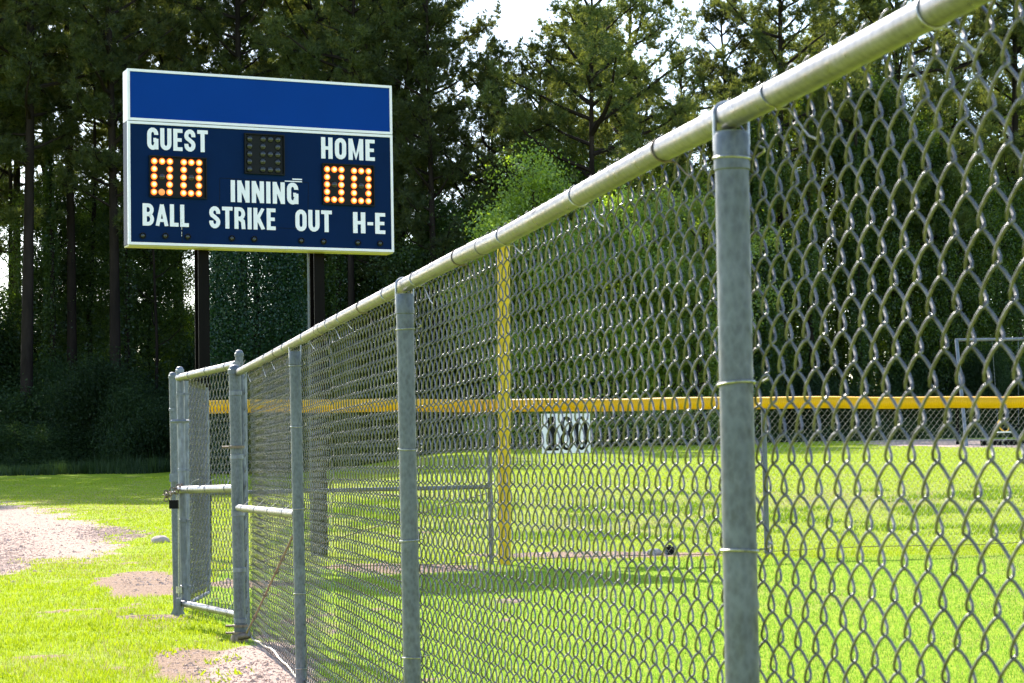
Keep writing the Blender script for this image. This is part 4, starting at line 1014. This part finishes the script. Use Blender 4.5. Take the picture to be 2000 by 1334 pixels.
# bright sunlit saplings behind the outfield fence
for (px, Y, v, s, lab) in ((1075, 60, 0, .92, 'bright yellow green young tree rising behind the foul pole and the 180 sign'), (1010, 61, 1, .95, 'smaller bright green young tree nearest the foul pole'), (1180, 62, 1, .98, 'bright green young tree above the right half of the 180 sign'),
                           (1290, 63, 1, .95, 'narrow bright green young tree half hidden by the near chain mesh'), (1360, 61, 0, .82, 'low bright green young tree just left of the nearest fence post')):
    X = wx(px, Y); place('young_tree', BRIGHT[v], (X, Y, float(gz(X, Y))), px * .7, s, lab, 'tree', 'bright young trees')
# ivy covered tree behind the scoreboard posts
X = wx(500, 62); iv = thing('ivy_covered_tree', 'blue green ivy smothered tree between the two scoreboard posts', 'tree', (X, 62, float(gz(X, 62))))
b = MB(); b.tube([(0, 0, -.3), (.05, 0, 3), (0, .1, 7)], [.2, .16, .08], 8); b.build('trunk', M['bark'], iv)
o = bpy.data.objects.new('ivy', column_mesh(401, 8.2, 1.65, 120000, .05, 'ivy', 0, .45)); C.objects.link(o); o.parent = iv
VC = [column_mesh(402, 13, 0.30, 9000, .06, 'broad', .5, .6), column_mesh(403, 11, .5, 20000, .06, 'broad', .3, .5)]
for i, (px, dY, v) in enumerate([(96, 2.0, 0), (246, 2.2, 0), (1500, -.5, 1), (1590, 0, 0), (1680, -.5, 1), (1775, .2, 0), (1850, -.8, 1), (660, 2, 0), (1235, 1, 0)]):
    Y = float(tree_line(px)) + dY; X = wx(px, Y); t = thing('vine_covered_tree', None, 'tree', (X, Y, float(gz(X, Y))), i, 'vine wrapped trunks')
    l, k = uniq('slender trunk wrapped in climbing vines', px); t['label'] = l + SIDE[min(k, 9)]
    bb_ = MB(); bb_.tube([(0, 0, -.3), (.1, .05, 5), (.0, .1, 12.5)], [.13, .11, .05], 8); bb_.build('trunk', M['bark'], t)
    o = bpy.data.objects.new('vine', VC[v]); C.objects.link(o); o.parent = t
# thin bare trunks between
for i, (px, dY, r, H) in enumerate([(12, 8, .12, 16), (178, 6, .13, 15), (262, 9, .1, 14), (300, 4, .07, 12), (420, 9, .12, 15), (540, 13, .13, 16), (650, 8, .1, 14), (1120, 9, .12, 13), (1550, 8, .12, 14), (1720, 8, .12, 14), (1830, 9, .1, 14)]):
    Y = float(tree_line(px)) + dY; X = wx(px, Y); l, k = uniq('thin bare trunked tree', px)
    t = thing('thin_tree', l + SIDE[min(k, 9)], 'tree', (X, Y, float(gz(X, Y))), i, 'thin trunks in the wood')
    rr2 = random.Random(i); bb_ = MB(); bb_.tube([(0, 0, -.3), (rr2.uniform(-.2, .2), 0, H * .35), (rr2.uniform(-.3, .3), 0, H * .7), (rr2.uniform(-.4, .4), 0, H)], [r, r * .85, r * .6, r * .25], 8); bb_.build('trunk', M['bark'], t)
    bb_ = MB()
    for k in range(9):
        z = H * (.35 + .07 * k); a_ = k * 2.1 + i; L_ = 1.6 * rr2.uniform(.5, 1); bb_.tube([(0, 0, z), (math.cos(a_) * L_ * .5, math.sin(a_) * L_ * .5, z + .25 * L_), (math.cos(a_) * L_, math.sin(a_) * L_, z + .7 * L_)], [.03, .022, .008], 4, cap=False)
    bb_.build('limbs', M['bark'], t)
# shrubs along the edge of the wood
k = 0
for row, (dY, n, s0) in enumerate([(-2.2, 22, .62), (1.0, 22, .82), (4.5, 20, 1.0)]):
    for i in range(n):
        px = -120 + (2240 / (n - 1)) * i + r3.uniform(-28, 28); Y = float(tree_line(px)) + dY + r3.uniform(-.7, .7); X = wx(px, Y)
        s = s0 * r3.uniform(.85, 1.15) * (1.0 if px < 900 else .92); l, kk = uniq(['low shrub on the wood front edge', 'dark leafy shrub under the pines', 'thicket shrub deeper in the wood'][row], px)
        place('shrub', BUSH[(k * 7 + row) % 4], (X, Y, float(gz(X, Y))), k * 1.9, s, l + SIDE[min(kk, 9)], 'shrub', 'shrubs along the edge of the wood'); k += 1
# tall weeds where the lawn meets the wood
n = 60000; px = rng.uniform(-150, 2150, n); Y = tree_line(px) - 3.4 - rng.uniform(0, 1, n) ** 1.5 * (2.6 + 3.5 * fbm(px * .012, px * 0, 53)) ; X = (px - 1000) / F * Y
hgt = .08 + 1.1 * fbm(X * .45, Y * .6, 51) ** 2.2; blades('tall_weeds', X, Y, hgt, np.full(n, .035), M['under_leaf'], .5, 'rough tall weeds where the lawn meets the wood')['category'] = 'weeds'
# far wood, one mass
n = 200000; r2 = np.random.default_rng(9); X = r2.uniform(-45, 45, n); Y = r2.uniform(108, 122, n); top = np.where(X < -8, 5.5, 8.5) + 6 * fbm(X * .12, Y * .1, 61); z = r2.uniform(0, 1, n) ** .8 * top + 1.6
V, Q = leaf_tris(np.stack([X, Y, z], 1), .16, r2, 1.5); b = MB(); b.add(V, Q)
tag(b.build('far_wood', M['broad'], smooth=False), 'far mass of foliage seen through the gaps between trunks', 'wood', None, 'stuff')
